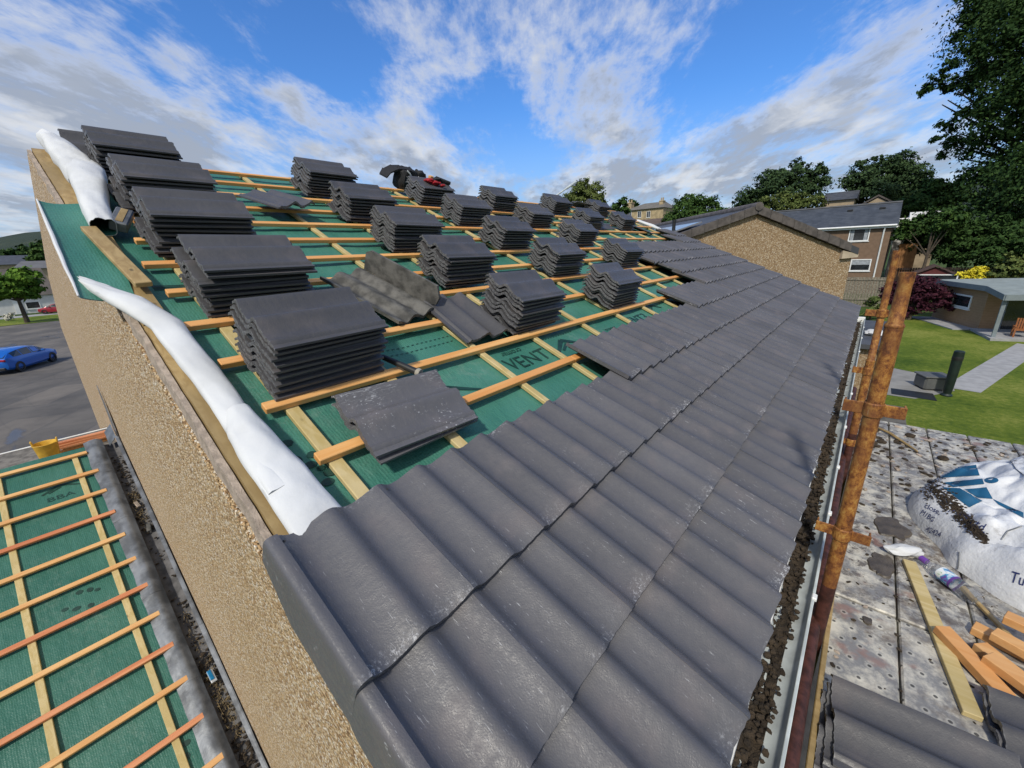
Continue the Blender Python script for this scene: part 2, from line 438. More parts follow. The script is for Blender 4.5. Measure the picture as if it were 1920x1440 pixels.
# counter battens
for u in CB:
    mb = MB(); segs = [(.05, 2.2+.5*R.random()), (0, 5.02)]
    v0 = .05
    cut = 2.0+1.2*R.random()
    for (a0, a1, du) in ((v0, cut, 0), (cut+.004, 5.0, R.uniform(-.012, .012))):
        w = .019 if u > .9 else .024
        Mx = rmat(u+du, 0, 0)
        mb.bev((0, (a0+a1)/2, .011), (2*w, a1-a0, .022), .003, 0, Mx)
    part(mb, 'counter_batten', M['counter'], house)
# battens (part meshes in world coordinates)
BV = {k: (k-1)*GA+.371 for k in range(1, 17)}
starts = {4: .235, 5: .20, 6: .17, 7: .14, 8: .17, 9: .16, 10: .20, 11: .26, 12: .27, 13: .30, 14: .3, 15: .22}
for k in range(1, 16):
    v = BV[k]; u0 = starts.get(k, .2); mb = MB()
    cuts = [u0]+sorted(R.choice(CB[3:])+0.0 for _ in range(2))+[UE-.03]
    for a0, a1 in zip(cuts, cuts[1:]):
        if a1-a0 < .05: continue
        sk = R.uniform(-.003, .003)
        mb.bev(((a0+a1)/2, v+sk+.008, .0345), (a1-a0-.003, .044, .025), .0025, 0, rmat(0, 0, 0))
    part(mb, 'batten', M['batten'], house)
# ---------------------------------------------------------------- laid tile courses
def course(j, u0, u1, verge):
    """one course of interlocking tiles from u0 to u1; front edge at (j-1)*GA+.03"""
    vf = (j-1)*GA+.03; hl = .435; tilt = .034
    mb = MB(); u = u0; first = True; idx = 0
    while u < u1-.05:
        w = min(.302, u1-u); ns = 26; dn = R.uniform(-.0012, .0018); dv = R.uniform(-.003, .003); tw = R.uniform(-.0012, .0012)
        rows = [0, .012, .06, .22, .38, hl]
        T = []
        for i in range(ns+1):
            uu = u+w*i/ns; row = []
            for jj, dd in enumerate(rows):
                z = prof((uu-u0+.006)/.15)
                n = .067+tilt*(1-dd/hl)+z+dn+tw*(i/ns-.5)*2+.0006*nz(uu*20, dd*15, idx)
                if jj == 0: n -= .003
                if jj in (0, len(rows)-1): e = .0022*nz(uu*70, idx*3.1, jj)
                else: e = 0
                row.append(len(mb.v)); mb.v.append(rf(uu, vf+dv+dd+e, n))
                mb.w[row[-1]] = [1, .9, .16, .0, .03, .75][jj]
            T.append(row)
        Bt = []; Hd = []
        for i in range(ns+1):
            uu = u+w*i/ns; z = prof((uu-u0+.006)/.15)
            Bt.append(len(mb.v)); mb.v.append(rf(uu, vf+dv+.001, .067+tilt+z+dn-.020-.003)); mb.w[Bt[-1]] = .8
            Hd.append(len(mb.v)); mb.v.append(rf(uu, vf+dv+hl, .067+z+dn-.019)); mb.w[Hd[-1]] = .6
        nr = len(rows)
        for i in range(ns):
            for jj in range(nr-1):
                mb.f.append((T[i][jj], T[i+1][jj], T[i+1][jj+1], T[i][jj+1])); mb.m.append(0)
            mb.f.append((Bt[i], Bt[i+1], T[i+1][0], T[i][0])); mb.m.append(0)
            mb.f.append((T[i][nr-1], T[i+1][nr-1], Hd[i+1], Hd[i])); mb.m.append(0)
            mb.f.append((Bt[i+1], Bt[i], Hd[i], Hd[i+1])); mb.m.append(1)
        mb.f.append((Bt[0], T[0][0]) + tuple(T[0][1:]) + (Hd[0],)); mb.m.append(0)
        mb.f.append((Hd[ns],)+tuple(T[ns][::-1])+(Bt[ns],)); mb.m.append(0)
        # nail hole near the head
        uh = u+.022 + (0.0)
        nh = .067+tilt*.06+prof((uh-u0+.006)/.15)+dn+.0012
        c = rf(uh, vf+hl-.028, nh); 
        mb.add([c+(AU*math.cos(a)+AV*math.sin(a))*.0042 for a in [k*math.pi/4 for k in range(8)]], [tuple(range(8))], 1)
        u += .30; first = False; idx += 1
    return part(mb, 'tile_course', [M['tile'], M['tile_under']], house, True, None, 32)
UB = {1: .0, 2: .0, 3: .0, 4: 1.80, 5: 3.90, 6: 5.10, 7: 5.10, 8: 4.95, 9: 5.10, 10: 7.65, 11: 8.10}
VT = .165      # the verge tile takes the first pieces of the course
for j in range(1, 12):
    course(j, UB[j]+(0.0), UE+.06, j <= 3)
# cloaked verge pieces: the flange that drops over the gable
for j in (1, 2, 3):
    vf = (j-1)*GA+.03; mb = MB(); hl = .435; tilt = .034; nl = 12
    def vp(s, t):
        # s across flange (0 top of roll .. 1 bottom), t along
        dd = hl*t
        n0 = .067+tilt*(1-t)+AMP*.985+.0012
        drop = .185 if t < .66 else .185-.10*(t-.66)/.34
        prf = [(.017, -.0012), (.010, .0006), (.000, .0016), (-.009, -.0005), (-.0155, -.007), (-.0185, -.018), (-.020, -.045), (-.022, -drop)]
        k = s*(len(prf)-1); i = min(int(k), len(prf)-2); f = k-i
        uo = prf[i][0]+(prf[i+1][0]-prf[i][0])*f; nn = prf[i][1]+(prf[i+1][1]-prf[i][1])*f
        return uo, vf-.002+dd, n0+nn
    ng = 18
    b = len(mb.v)
    for side in (0, 1):
        for i in range(ng+1):
            for t in range(nl+1):
                uo, v, n = vp(i/ng, t/nl)
                if side: uo += .013 if i > 6 else 0; n -= .012 if i < 12 else 0
                mb.v.append(rf(uo, v, n+.0008*nz(v*30, i*.7, j))); mb.w[len(mb.v)-1] = .9 if t in (0,) else (.25 if i in (5, 6) else .05)
    W = nl+1; O2 = (ng+1)*W
    for i in range(ng):
        for t in range(nl):
            q = (b+i*W+t, b+i*W+t+1, b+(i+1)*W+t+1, b+(i+1)*W+t); mb.f.append(q[::-1]); mb.m.append(0)
            q = tuple(x+O2 for x in q); mb.f.append(q); mb.m.append(1)
        for t in (0, nl):
            q = (b+i*W+t, b+(i+1)*W+t, b+(i+1)*W+t+O2, b+i*W+t+O2); mb.f.append(q if t == 0 else q[::-1]); mb.m.append(0)
    for t in range(nl):
        q = (b+ng*W+t, b+ng*W+t+1, b+ng*W+t+1+O2, b+ng*W+t+O2); mb.f.append(q); mb.m.append(0)
    part(mb, 'verge_flange', [M['tile'], M['tile_under']], house, True, None, 45)
# ---------------------------------------------------------------- membrane folds over the verge
def fold(name, st, label, mats, ends=True, lining=False, nseg=70, ring=18, wr=.006, sd=0, closed=True):
    """loft: st = list of (v, u_left, u_right, height, n0)"""
    mb = MB(); rows = []
    def interp(t):
        k = t*(len(st)-1); i = min(int(k), len(st)-2); f = k-i; f = f*f*(3-2*f)*.5+f*.5
        return [st[i][q]+(st[i+1][q]-st[i][q])*f for q in range(5)]
    for i in range(nseg+1):
        v, ul, ur, hh, n0 = interp(i/nseg); r = []
        for k in range(ring):
            a = 2*math.pi*k/ring
            cu = (ul+ur)/2-(ur-ul)/2*math.cos(a); 
            sn = math.sin(a); sn = math.copysign(abs(sn)**.62, sn); cn = n0+hh*(.5+.5*sn if sn > 0 else .5+.5*sn)
            w = .9*wr*(noise.noise(Vector((v*3.2+sd, a*.9, sd)))*1.6+noise.noise(Vector((v*8, a*2.2, sd+4)))*.8)
            crease = -2.2*wr*max(0, .32-abs(noise.noise(Vector((v*4+a*.9, sd, 9)))))*1.6
            r.append(len(mb.v)); mb.v.append(rf(cu-math.cos(a)*w, v, cn+(sn*w+crease*max(sn, 0))))
        rows.append(r)
    for i in range(nseg):
        for k in range(ring):
            k2 = (k+1) % ring; mb.f.append((rows[i][k], rows[i][k2], rows[i+1][k2], rows[i+1][k])); mb.m.append(0)
    if lining:      # inner green skin, seen into the open end
        off = len(mb.v); n = len(mb.v)
        cen = []
        for r in rows:
            c = sum((mb.v[i] for i in r), Vector())/ring; cen.append(c)
        for r, c in zip(rows, cen):
            for i in r: mb.v.append(c+(mb.v[i]-c)*.955)
        for i in range(nseg):
            for k in range(ring):
                k2 = (k+1) % ring; mb.f.append((rows[i][k2]+off, rows[i][k]+off, rows[i+1][k]+off, rows[i+1][k2]+off)); mb.m.append(1)
        for k in range(ring):
            k2 = (k+1) % ring; mb.f.append((rows[0][k], rows[0][k]+off, rows[0][k2]+off, rows[0][k2])); mb.m.append(0)
    o = part(mb, name, mats, house, True, label, 60); return o
fold('membrane_fold', [(2.86, -.105, -.09, .012, .03), (2.70, -.075, -.012, .04, .03), (2.5, -.03, .075, .06, .035), (2.28, .035, .145, .058, .03), (2.05, .05, .15, .06, .03), (1.83, .058, .155, .058, .03), (1.6, .058, .15, .055, .03), (1.40, .055, .15, .052, .03), (1.25, .055, .15, .06, .03)],
     'long white felt fold lying along the verge', [M['white'], M['membrane']], wr=.005, sd=2)
fold('membrane_fold', [(1.64, .075, .16, .066, .032), (1.55, .055, .165, .066, .03), (1.35, .05, .175, .060, .03), (1.15, .048, .195, .06, .028), (.98, .045, .21, .035, .025)],
     'lower white felt fold overlapping the longer one', [M['white'], M['membrane']], wr=.006, sd=8)
# green flap over the verge
mb = MB(); ns, nt_ = 26, 14
def flapp(s, t, o=0):
    v = 2.60+(3.80-2.60)*s
    lft = -.112+.03*s+.006*nz(v*5, 3); rgt = .06+.035*math.sin(s*2.6)
    u = lft+(rgt-lft)*t
    n = .040+.018*(1-t)**3-.004*math.sin(t*3.1)+.006*nz(v*4, u*9, 3)-.02*max(0, .15-s)*4*t+.03*max(0, s-.75)*t
    return rf(u, v, n+o)
mb.grid(lambda s, t: flapp(s, t), ns, nt_, 0)
mb.grid(lambda s, t: flapp(s, t, -.004), ns, nt_, 1, True)
part(mb, 'membrane_flap', [M['membrane'], M['white']], house, True, 'green felt flap lapping over the wall head')
mb = MB(); pth = [flapp(i/20, 0)+AN*.004 for i in range(21)]
mb.tube(pth, [.0035+.005*math.sin(math.pi*i/20) for i in range(21)], 8); part(mb, 'membrane_hem', M['white'], house, True)
fold('membrane_roll', [(3.34, .055, .155, .10, .03), (3.6, .062, .18, .115, .03), (3.95, .085, .24, .135, .03), (4.25, .10, .285, .13, .03), (4.46, .13, .30, .10, .04), (4.5, .15, .28, .05, .06)],
     'white felt roll with its open green end', [M['white'], M['membrane']], lining=True, wr=.006, sd=15, nseg=40, ring=24)
fold('membrane_roll', [(4.15, .10, .25, .10, .03), (4.4, .09, .275, .125, .03), (4.7, .08, .25, .14, .03), (4.9, .075, .20, .15, .03), (5.06, .08, .17, .12, .04), (5.1, .10, .14, .04, .06)],
     'crumpled white felt roll at the ridge end', [M['white'], M['membrane']], wr=.010, sd=21, nseg=36, ring=22)
fold('membrane_fold', [(3.62, 8.42, 8.52, .05, .03), (3.9, 8.40, 8.54, .07, .03), (4.25, 8.42, 8.53, .05, .03)],
     'white felt fold at the far verge', [M['white'], M['membrane']], wr=.004, sd=31, nseg=16)
# ---------------------------------------------------------------- print on the membrane
def place_print(body, size, u, v, rot, parent, nfun, sx=1.0, name='membrane_print'):
    vs, fs = text_mesh(body, size); mb = MB(); c, s_ = math.cos(rot), math.sin(rot)
    out = []
    for p in vs:
        x, y = p.x*sx, p.y; a = u+x*c-y*s_; b2 = v+x*s_+y*c
        out.append(nfun(a, b2))
    mb.add(out, fs); return part(mb, name, M['print'], parent)
def shape_print(polys, parent, nfun):
    mb = MB()
    for pl in polys:      # dense strips so the print follows the sheet
        mb.add([nfun(a, b) for a, b in pl], [tuple(range(len(pl)))])
    return part(mb, 'membrane_print', M['print'], parent)
def strip(a, b, w0, w1, n=8):
    out = []
    a, b = Vector(a), Vector(b); d = (b-a).normalized(); q = Vector((-d.y, d.x))
    for i in range(n):
        t0, t1 = i/n, (i+1)/n; p0, p1 = a.lerp(b, t0), a.lerp(b, t1)
        x0 = w0+(w1-w0)*t0; x1 = w0+(w1-w0)*t1
        out.append([tuple(p0-q*x0), tuple(p1-q*x1), tuple(p1+q*x1), tuple(p0+q*x0)])
    return out
main_n = lambda a, b: rf(a, b, memb_n(a, b)+.0045)
def roof_peak(u, v, s, flip=1):
    P = strip((u-.17*s, v-.05*s*flip), (u, v+.06*s*flip), .012*s, .02*s)+strip((u, v+.06*s*flip), (u+.19*s, v-.05*s*flip), .02*s, .008*s)
    P += strip((u-.11*s, v-.05*s*flip), (u+.01*s, v+.012*s*flip), .010*s, .012*s)
    return P
place_print('VENT3', .15, 1.60, 1.50, math.pi*0, membrane, main_n)
place_print('cromar', .06, 1.52, 1.60, math.pi, membrane, main_n)
place_print('cromar', .055, 2.62, 1.53, 0, membrane, main_n)
place_print('VENT3', .15, 3.1, 1.53, 0, membrane, main_n)
for (u, v, s) in ((.92, 1.46, .9), (1.78+.22, 1.52, .9), (1.42, 2.80, 1.), (3.62, 1.62, .8), (.62, 2.45, .7)):
    shape_print(roof_peak(u, v, s), membrane, main_n)
for (u, v, w, hgt) in ((.205, 1.49, .022, .017), (.25, 1.40, .017, .016), (.225, 1.36, .020, .015), (.245, 1.33, .013, .012), (.262, 1.30, .022, .018), (.235, 1.265, .02, .015), (.20, 1.40, .016, .02)):
    mb = MB(); mb.add([main_n(u+w*math.cos(k*math.pi/8), v+hgt*math.sin(k*math.pi/8)) for k in range(16)], [tuple(range(16))]); part(mb, 'membrane_print', M['print'], membrane)
# wavy lines print and perforation dashes
P = []
for q in range(3):
    for i in range(14):
        f = lambda t: 2.72+.030*q+.018*math.sin(t*9+q)
        a0, a1 = .15+i*.022, .15+(i+1)*.022; P.append([(a0, f(a0)-.007), (a1, f(a1)-.007), (a1, f(a1)+.006), (a0, f(a0)+.006)])
shape_print(P, membrane, main_n)
P = []
for q, (v, a, b) in enumerate(((1.83, .76, 1.25), (1.88, .80, 1.3), (1.62, 1.85, 2.2))):
    u = a
    while u < b: P.append([(u, v), (u+.016, v), (u+.016, v+.005), (u, v+.005)]); u += .03
shape_print(P, membrane, main_n)
# ---------------------------------------------------------------- gutter
mb = MB(); GX, GZc, GR = .046, -.075, .056
def gut(s, t):
    a = math.pi*(1.0+t); return Vector((GX+GR*math.cos(a), -.25+(UE+.3)*s, GZc+GR*math.sin(a)*1.05))
def gut2(s, t):
    a = math.pi*(1.0+t); return Vector((GX+(GR+.003)*math.cos(a), -.25+(UE+.3)*s, GZc+(GR+.003)*math.sin(a)*1.05))
mb.grid(gut, 30, 14, 0); mb.grid(gut2, 30, 14, 0, True)
mb.bev((GX+GR+.002, UE/2-.1, GZc+.002), (.009, UE+.3, .008), .002)
gutter = part(mb, 'gutter', M['pvc'], house, True)
for y in (1.36, 2.0, 2.55, 3.25, 4.1, 5.0, 5.9, 6.8, 7.7):
    mb = MB(); mb.bev((GX+GR+.005, y, GZc+.005), (.016, .030, .016), .003); mb.bev((GX+GR+.002, y+.01, GZc-.02), (.012, .018, .05), .003)
    part(mb, 'gutter_bracket', M['pvcw'], gutter)
mb = MB(); mb.bev((GX, UE+.03, GZc-.02), (.12, .05, .09), .006); part(mb, 'gutter_end', M['pvcw'], gutter)
# debris lying in the gutter
mb = MB()
def deb(s, t):
    y = -.2+(UE+.1)*s; x = GX-.05+.062*t
    return Vector((x, y, GZc-.034-.012*math.sin(t*3)+.018*nz(x*30, y*9, 1)+.012*nz(x*60, y*25, 4)))
mb.grid(deb, 320, 6)
rr = random.Random(5)
for i in range(1100):
    y = rr.uniform(-.15, UE) if i > 700 else rr.uniform(-.15, 3.2)
    x = GX+rr.uniform(-.045, .022); s = rr.uniform(.003, .011)
    mb.blob((x, y, GZc-.034+rr.uniform(-.004, .012)), (s, s*rr.uniform(.8, 1.5), s*.8), 1, .5, 1.7, 0, i)
tag(part(mb, 'moss_debris', M['dirt'], gutter), kind='stuff')
# ================================================================ STACKS OF TILES
ORD = ['top', 'second', 'third', 'fourth', 'fifth', 'sixth', 'seventh', 'eighth', 'ninth', 'tenth', 'eleventh']
IDX = ['lowest', 'second', 'third', 'fourth', 'fifth']
ROWS = [
 ('verge-side row', [(.25, 1.665, 9, .0245), (.25, 2.325, 9, .024), (.25, 2.985, 9, .024), (.27, 3.66, 9, .0235), (.28, 4.33, 9, .0235)]),
 ('second row from the verge', [(1.62, 1.68, 9, .0245), (1.61, 2.335, 9, .024), (1.63, 2.97, 9, .0235), (1.65, 3.63, 8, .024), (1.64, 4.28, 9, .0235)]),
 ('third row from the verge', [(2.84, 1.68, 9, .0245), (2.86, 2.31, 9, .0235), (2.83, 2.95, 8, .0245), (2.88, 3.61, 8, .024), (2.89, 4.28, 7, .026)]),
 ('fourth row from the verge', [(4.24, 2.34, 8, .0245), (4.22, 2.98, 8, .024), (4.08, 3.62, 7, .0245), (4.02, 4.24, 8, .0235)]),
 ('fifth row from the verge', [(5.43, 3.61, 8, .023), (5.46, 4.28, 8, .0235)]),
 ('farthest row', [(6.66, 3.65, 7, .025), (6.85, 4.30, 8, .0235)]),
]
for row, stacks in ROWS:
    for si, (u, v, n, dz) in enumerate(stacks):
        gu, gv = R.uniform(-.006, .006), R.uniform(-.006, .006); brk = R.randrange(2, n-1)
        lo = IDX[si]; yaw0 = R.uniform(-.012, .012)
        if (row, si) == ('verge-side row', 0): brk = 3; yaw0 = .03
        for k in range(n):
            lvl = n-1-k           # 0 = top
            jump = .010 if k >= brk else 0
            du = gu+R.uniform(-.013, .013)+(-.018 if k < brk and R.random() < .6 else 0); dv = gv+R.uniform(-.008, .008)+.010*(k >= brk)
            Mx = rmat(u+du, v+dv, .048+k*dz+jump, yaw0+R.uniform(-.022, .022), (R.uniform(-.006, .006), R.uniform(-.005, .005), 0))
            w = 'bottom' if k == 0 else ORD[lvl]
            put_tile(Mx, f'{w} grey tile in the {lo} stack of the {row}', 'roof tiles stacked on the battens')
# loose tiles
def loose(u, v, n, rz, label, tilt=None, mat_=None):
    return put_tile(rmat(u, v, n, rz, tilt), label, 'loose roof tiles')
# tile x axis = length. rz 0 -> along u
loose(.385, 1.200, .047, .0, 'lower of two grey tiles lying together just above the laid tiles', (.005, 0, 0))
loose(.375, 1.215, .072, -.05, 'upper scuffed grey tile of the pair lying just above the laid tiles', (.005, 0, 0))
for o_ in list(COL.objects)[-2:]:
    o_.material_slots[0].link = 'OBJECT'; o_.material_slots[0].material = M['tile_sc']
loose(1.275, 2.18, .058, -math.pi/2-.04, 'grey tile lying downslope between two front stacks beside the old tile', (0, .05, 0))
loose(.98, 4.10, .060, -math.pi/2+.26, 'grey tile lying alone high on the bare battens', (0, -.12, 0))
loose(.185, 4.66, .055, .0, 'grey tile propped on edge behind the highest verge stack', (.32, 0, 0))
loose(5.95, 3.62, .05, .05, 'single flat grey tile lying between the two farthest lower stacks', None)
loose(7.25, 3.72, .09, -.6, 'grey tile slumped against the far lower stack near the white felt', (-.25, 0.1, 0))
loose(6.55, 4.62, .20, -.4, 'grey tile leaning behind the farthest ridge stack', (-.5, 0, 0))
# old weathered verge tile, upside down
mb = MB(); L = .56
def oldp(s, t, o=0):
    x = L*s; y = .345*t; z = .052-1.15*prof(y/.15+.55)+.0012*nz(x*20, y*20)
    if t > .93: z += 0
    return rmat(.84, 2.53, .060, -math.pi/2+.28, (0, .05, 0)) @ Vector((x, y, z+o))
mb.grid(oldp, 10, 40, 0); mb.grid(lambda s, t: oldp(s, t, -.018), 10, 40, 0, True)
for (t0, fl) in ((0, 0), (1, 1)):
    mb.grid(lambda s, t: oldp(t0, s, -.018*t), 26, 1, 0, bool(fl)); mb.grid(lambda s, t: oldp(s, t0, -.018*t), 10, 1, 0, not fl)
ot = thing('verge_tile', 'old weathered verge tile lying upside down behind the front stack', 'roof tile', rf(.8, 2.6, .05))
part(mb, 'tile_body', M['tile_old'], ot, True)
mb = MB(); Mo = rmat(.84, 2.53, .060, -math.pi/2+.28, (0, .05, 0))
mb.poly([Mo @ Vector(p) for p in ((-.005, .347, .03), (.47, .347, .03), (.55, .347, .05), (.562, .347, .10), (.53, .347, .165), (.03, .347, .165), (-.005, .347, .14))], (Mo.to_3x3() @ Vector((0, .018, 0))))
part(mb, 'flange', M['tile_old'], ot)
# hammer
hm = thing('hammer', 'hammer with black rubber grip lying across a batten beside the front stack', 'hammer', rf(.79, 1.65, .05))
a, b = rf(.725, 1.80, .062), rf(.80, 1.545, .085); d = (b-a)
mb = MB(); mb.tube([a, a+d*.2, a+d*.22, a+d*.6, a+d*.93], [.008, .009, .013, .0145, .016], 12); part(mb, 'grip', M['blackp'], hm, True)
mb = MB(); mb.tube([a+d*.925, a+d*.95, b], [.017, .021, .019], 12); part(mb, 'grip_end', mk('grip_end_grey', (.33, .31, .26), .7, .4, 30), hm, True)
mb = MB(); hp = a-d*.12; mb.tube([a, hp], [.008, .009], 8); mb.tube([hp+AU*-.07, hp+AU*.01, hp+AU*.06], [.004, .014, .014], 10); part(mb, 'head', M['steel'], hm, True)
# timber offcut, small packer, tool bag, cloth, pole
mb = MB(); Mx = rmat(.075, 2.99, .072, .085, (.0, 0, 0)); mb.bev((0, 0, 0), (.062, .70, .024), .003, 0, Mx)
solo(mb, 'timber_offcut', M['plank'], 'short pale timber offcut lying at the edge of the green flap', 'timber', rf(.075, 2.99, .06))
mb = MB(); Mx = rmat(.195, 3.44, .085, -.35, (.1, .2, 0)); mb.bev((0, 0, 0), (.075, .19, .055), .006, 0, Mx); mb.bev((0, 0, .0285), (.03, .16, .004), .001, 1, Mx)
solo(mb, 'packing_block', [M['lead'], M['plank']], 'small grey block with a wooden strip beside the white roll', 'block', rf(.195, 3.44, .05))
tb = thing('tool_bag', 'black tool bag with drooping flap left on the ridge', 'tool bag', rf(3.0, 5.0, .05))
def lump(mb, c, d, sd, rz=0):
    bm = bmesh.new(); bmesh.ops.create_cube(bm, size=1); bmesh.ops.subdivide_edges(bm, edges=bm.edges[:], cuts=5, use_grid_fill=True)
    for v in bm.verts:
        q = v.co.copy(); l = q.length; q = q.lerp(q.normalized()*.62, .45); v.co = Vector((q.x*d[0], q.y*d[1], q.z*d[2]))*(1+.22*noise.noise(q*4+Vector((sd, 0, 0))))
    mb.bm(bm, 0, rmat(*c, rz))
mb = MB(); lump(mb, (3.10, 4.93, .155), (.24, .20, .24), 3, .2); part(mb, 'bag_body', M['black'], tb, True)
mb = MB(); fl = [rf(3.06, 4.86, .262), rf(2.96, 4.88, .25), rf(2.87, 4.90, .20), rf(2.83, 4.91, .14)]
for a_, b__ in zip(fl, fl[1:]): mb.poly([a_, b__, b__+AV*.16, a_+AV*.18], AN*.018)
part(mb, 'flap', M['black'], tb)
mb = MB(); mb.tube([rf(3.03, 4.82, .27), rf(3.06, 4.80, .245), rf(3.08, 4.80, .22)], .008, 8); part(mb, 'strap', M['white'], tb, True)
mb = MB(); mb.tube([rf(3.20, 4.82, .22), rf(3.23, 4.81, .17), rf(3.25, 4.81, .13)], .008, 8); part(mb, 'strap', M['white'], tb, True)
mb = MB(); lump(mb, (3.31, 4.95, .15), (.12, .14, .22), 7); part(mb, 'side_pocket', M['black'], tb, True)
mb = MB(); mb.lathe([(0, 0), (.035, 0), (.038, .05), (.030, .065), (.045, .085), (.052, .11), (.044, .135), (.02, .15), (0, .152)], rf(3.15, 4.80, .052), 16)
solo(mb, 'steel_flask', M['steel'], 'small shiny steel flask standing by the black tool bag', 'flask', rf(3.15, 4.80, .05), True)
mb = MB(); mb.bev((0, 0, 0), (.05, .05, .2), .004, 0, rmat(3.40, 4.83, .15)); solo(mb, 'timber_block', M['offcut'], 'upright orange timber block between the black bag and a stack', 'timber', rf(3.40, 4.83, .05))
def stack_top(u, v, n): return rf(u, v, n)
mb = MB(); mb.blob(rf(3.06, 4.44, .268), (.055, .065, .028), 3, .32, 1.7, 0, 9); mb.blob(rf(3.13, 4.40, .262), (.05, .06, .024), 3, .35, 1.6, 0, 12); mb.blob(rf(3.19, 4.35, .256), (.04, .025, .016), 3, .3, 1.6, 0, 14)
solo(mb, 'red_cloth', M['red'], 'crumpled red cloth lying on top of a ridge stack', 'cloth', rf(3.1, 4.4, .25), True)
mb = MB(); mb.blob(rf(3.22, 4.50, .275), (.07, .06, .03), 2, .4, 2.5, 0, 19); mb.tube([rf(3.2, 4.5, .29), rf(3.36, 4.42, .275)], [.03, .02], 8)
solo(mb, 'work_glove', M['black'], 'dark work glove lying beside the red cloth', 'glove', rf(3.22, 4.5, .25), True)
mb = MB(); pa, pb = at(1038, 370, 5.95), at(1080, 341, 6.75); mb.tube([pa, pa.lerp(pb, .55), pa.lerp(pb, .56), pb], [.014, .014, .020, .022], 10)
solo(mb, 'metal_pole', M['pvc'], 'grey metal pole slanting up from a ridge stack before the round tree', 'pole', pa, True)
# ================================================================ LOWER ROOF (extension alongside the gable)
DN = -3.08
ext = thing('extension', 'lower extension with green felted battened roof below the gable', 'extension', (-4, -1.5, GZ))
def ext_n(u, v): return DN+.010*nz(u*1.5, v*1.1, 8)+.006*nz(u*4, v*3, 3)-.004
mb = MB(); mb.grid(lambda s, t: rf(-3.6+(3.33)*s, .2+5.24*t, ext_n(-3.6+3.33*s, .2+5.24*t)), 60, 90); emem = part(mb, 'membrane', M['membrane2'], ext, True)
mb = MB(); mb.poly([rf(-3.6, .2, DN-.03), rf(-.155, .2, DN-.03), rf(-.155, 5.44, DN-.03), rf(-3.6, 5.44, DN-.03)], AN*-.1); part(mb, 'roof_deck', M['plank'], ext)
e0, e1 = rf(0, .25, DN-.13), rf(0, 5.40, DN-.13)
mb = MB(); mb.poly([Vector((e0.x, -3.5, GZ)), Vector((e0.x, -3.5, e0.z)), Vector((e1.x, -3.5, e1.z)), Vector((-6.0, -3.5, GZ))], (0, 3.49, 0)); part(mb, 'wall', M['wall_far'], ext)
# flat part behind the ridge, white edge trim
mb = MB(); mb.box((-7.25, -1.8, -1.118), (2.0, 3.6, .12)); part(mb, 'flat_roof', mk('flat_roof_felt', (.20, .19, .175), .9, .5, 12, .4), ext)
mb = MB(); mb.bev((-8.20, -.62, -1.075), (.03, 1.22, .05), .006); part(mb, 'edge_trim', M['pvcw'], ext)
mb = MB(); mb.box((-8.1, -1.25, -1.35), (.06, .05, .5)); mb.box((-7.25, -1.8, -2.9), (1.9, 3.4, 3.2)); part(mb, 'rear_wall', M['wall_far'], ext)
for u in (-.385, -.915, -1.45, -2.0, -2.55, -3.1):
    mb = MB(); a0 = .4; cut = R.uniform(1.6, 2.6) if u != -.385 else 1.72
    for (b0, b1, du) in ((a0, cut, .014), (cut+.003, 5.28, 0)):
        mb.bev((0, (b0+b1)/2, .011), (.044, b1-b0, .022), .003, 0, rmat(u+du, 0, DN))
    part(mb, 'counter_batten', M['counter'], ext)
red_w = [m_wood('red_batten_wood', (.64, .29, .14), (.54, .19, .08), (.44, .12, .045), 1), m_wood('pale_batten_wood', (.72, .44, .19), (.62, .33, .12), (.55, .25, .08), 1)]
for k in range(0, 16):
    v = 5.295-.3215*k+R.uniform(-.004, .004)
    if v < .4: break
    u1 = -.262+.006*k+R.uniform(-.01, .01) if k else -.285
    mb = MB(); mb.bev(((-3.5+u1)/2, v, .0345), (u1+3.5, .043, .025), .003, 0, rmat(0, 0, DN, 0, None))
    part(mb, 'batten', red_w[0] if k in (3, 6, 8, 10) else red_w[1], ext)
# lead: rolled apron, trough, stepped upstand
for (v0, v1, lift) in ((.3, 1.62, 0), (1.57, 2.42, .004), (2.37, 3.30, .008), (3.25, 4.25, .012), (4.2, 4.95, .016), (4.9, 5.47, .020)):
    mb = MB()
    def leadp(s, t, o=0):
        v = v0+(v1-v0)*s; u = -.292+.150*t+.008*nz(v*6, 3, v0)*(1-t)
        n = DN+.012+lift*.6+.030*math.sin(min(1, t*1.35)*math.pi*.62)**1.2-(.035*(t-.72)/.28 if t > .72 else 0)+.005*nz(v*9, u*22, 3)+.003*nz(v*21, u*40, 7)
        return rf(u, v, n+o)
    mb.grid(leadp, 26, 12); mb.grid(lambda s, t: leadp(s, t, -.006), 26, 12, 0, True)
    mb.grid(lambda s, t: leadp(0, s, -.006*t), 12, 1); mb.grid(lambda s, t: leadp(s, 0, -.006*t), 26, 1)
    part(mb, 'lead_apron', M['lead'], ext, True)
mb = MB(); mb.grid(lambda s, t: rf(-.145+.13*t, .25+5.2*s, DN-.045-.02*math.sin(t*math.pi)+.004*nz(s*60, t*3)), 60, 6)
mb.grid(lambda s, t: rf(-.145-.003*t, .25+5.2*s, DN-.045+.055*t), 60, 2, 0, True)
part(mb, 'valley_gutter', mk('gutter_metal', (.13, .125, .125), .75, .5, 12, .3), ext, True)
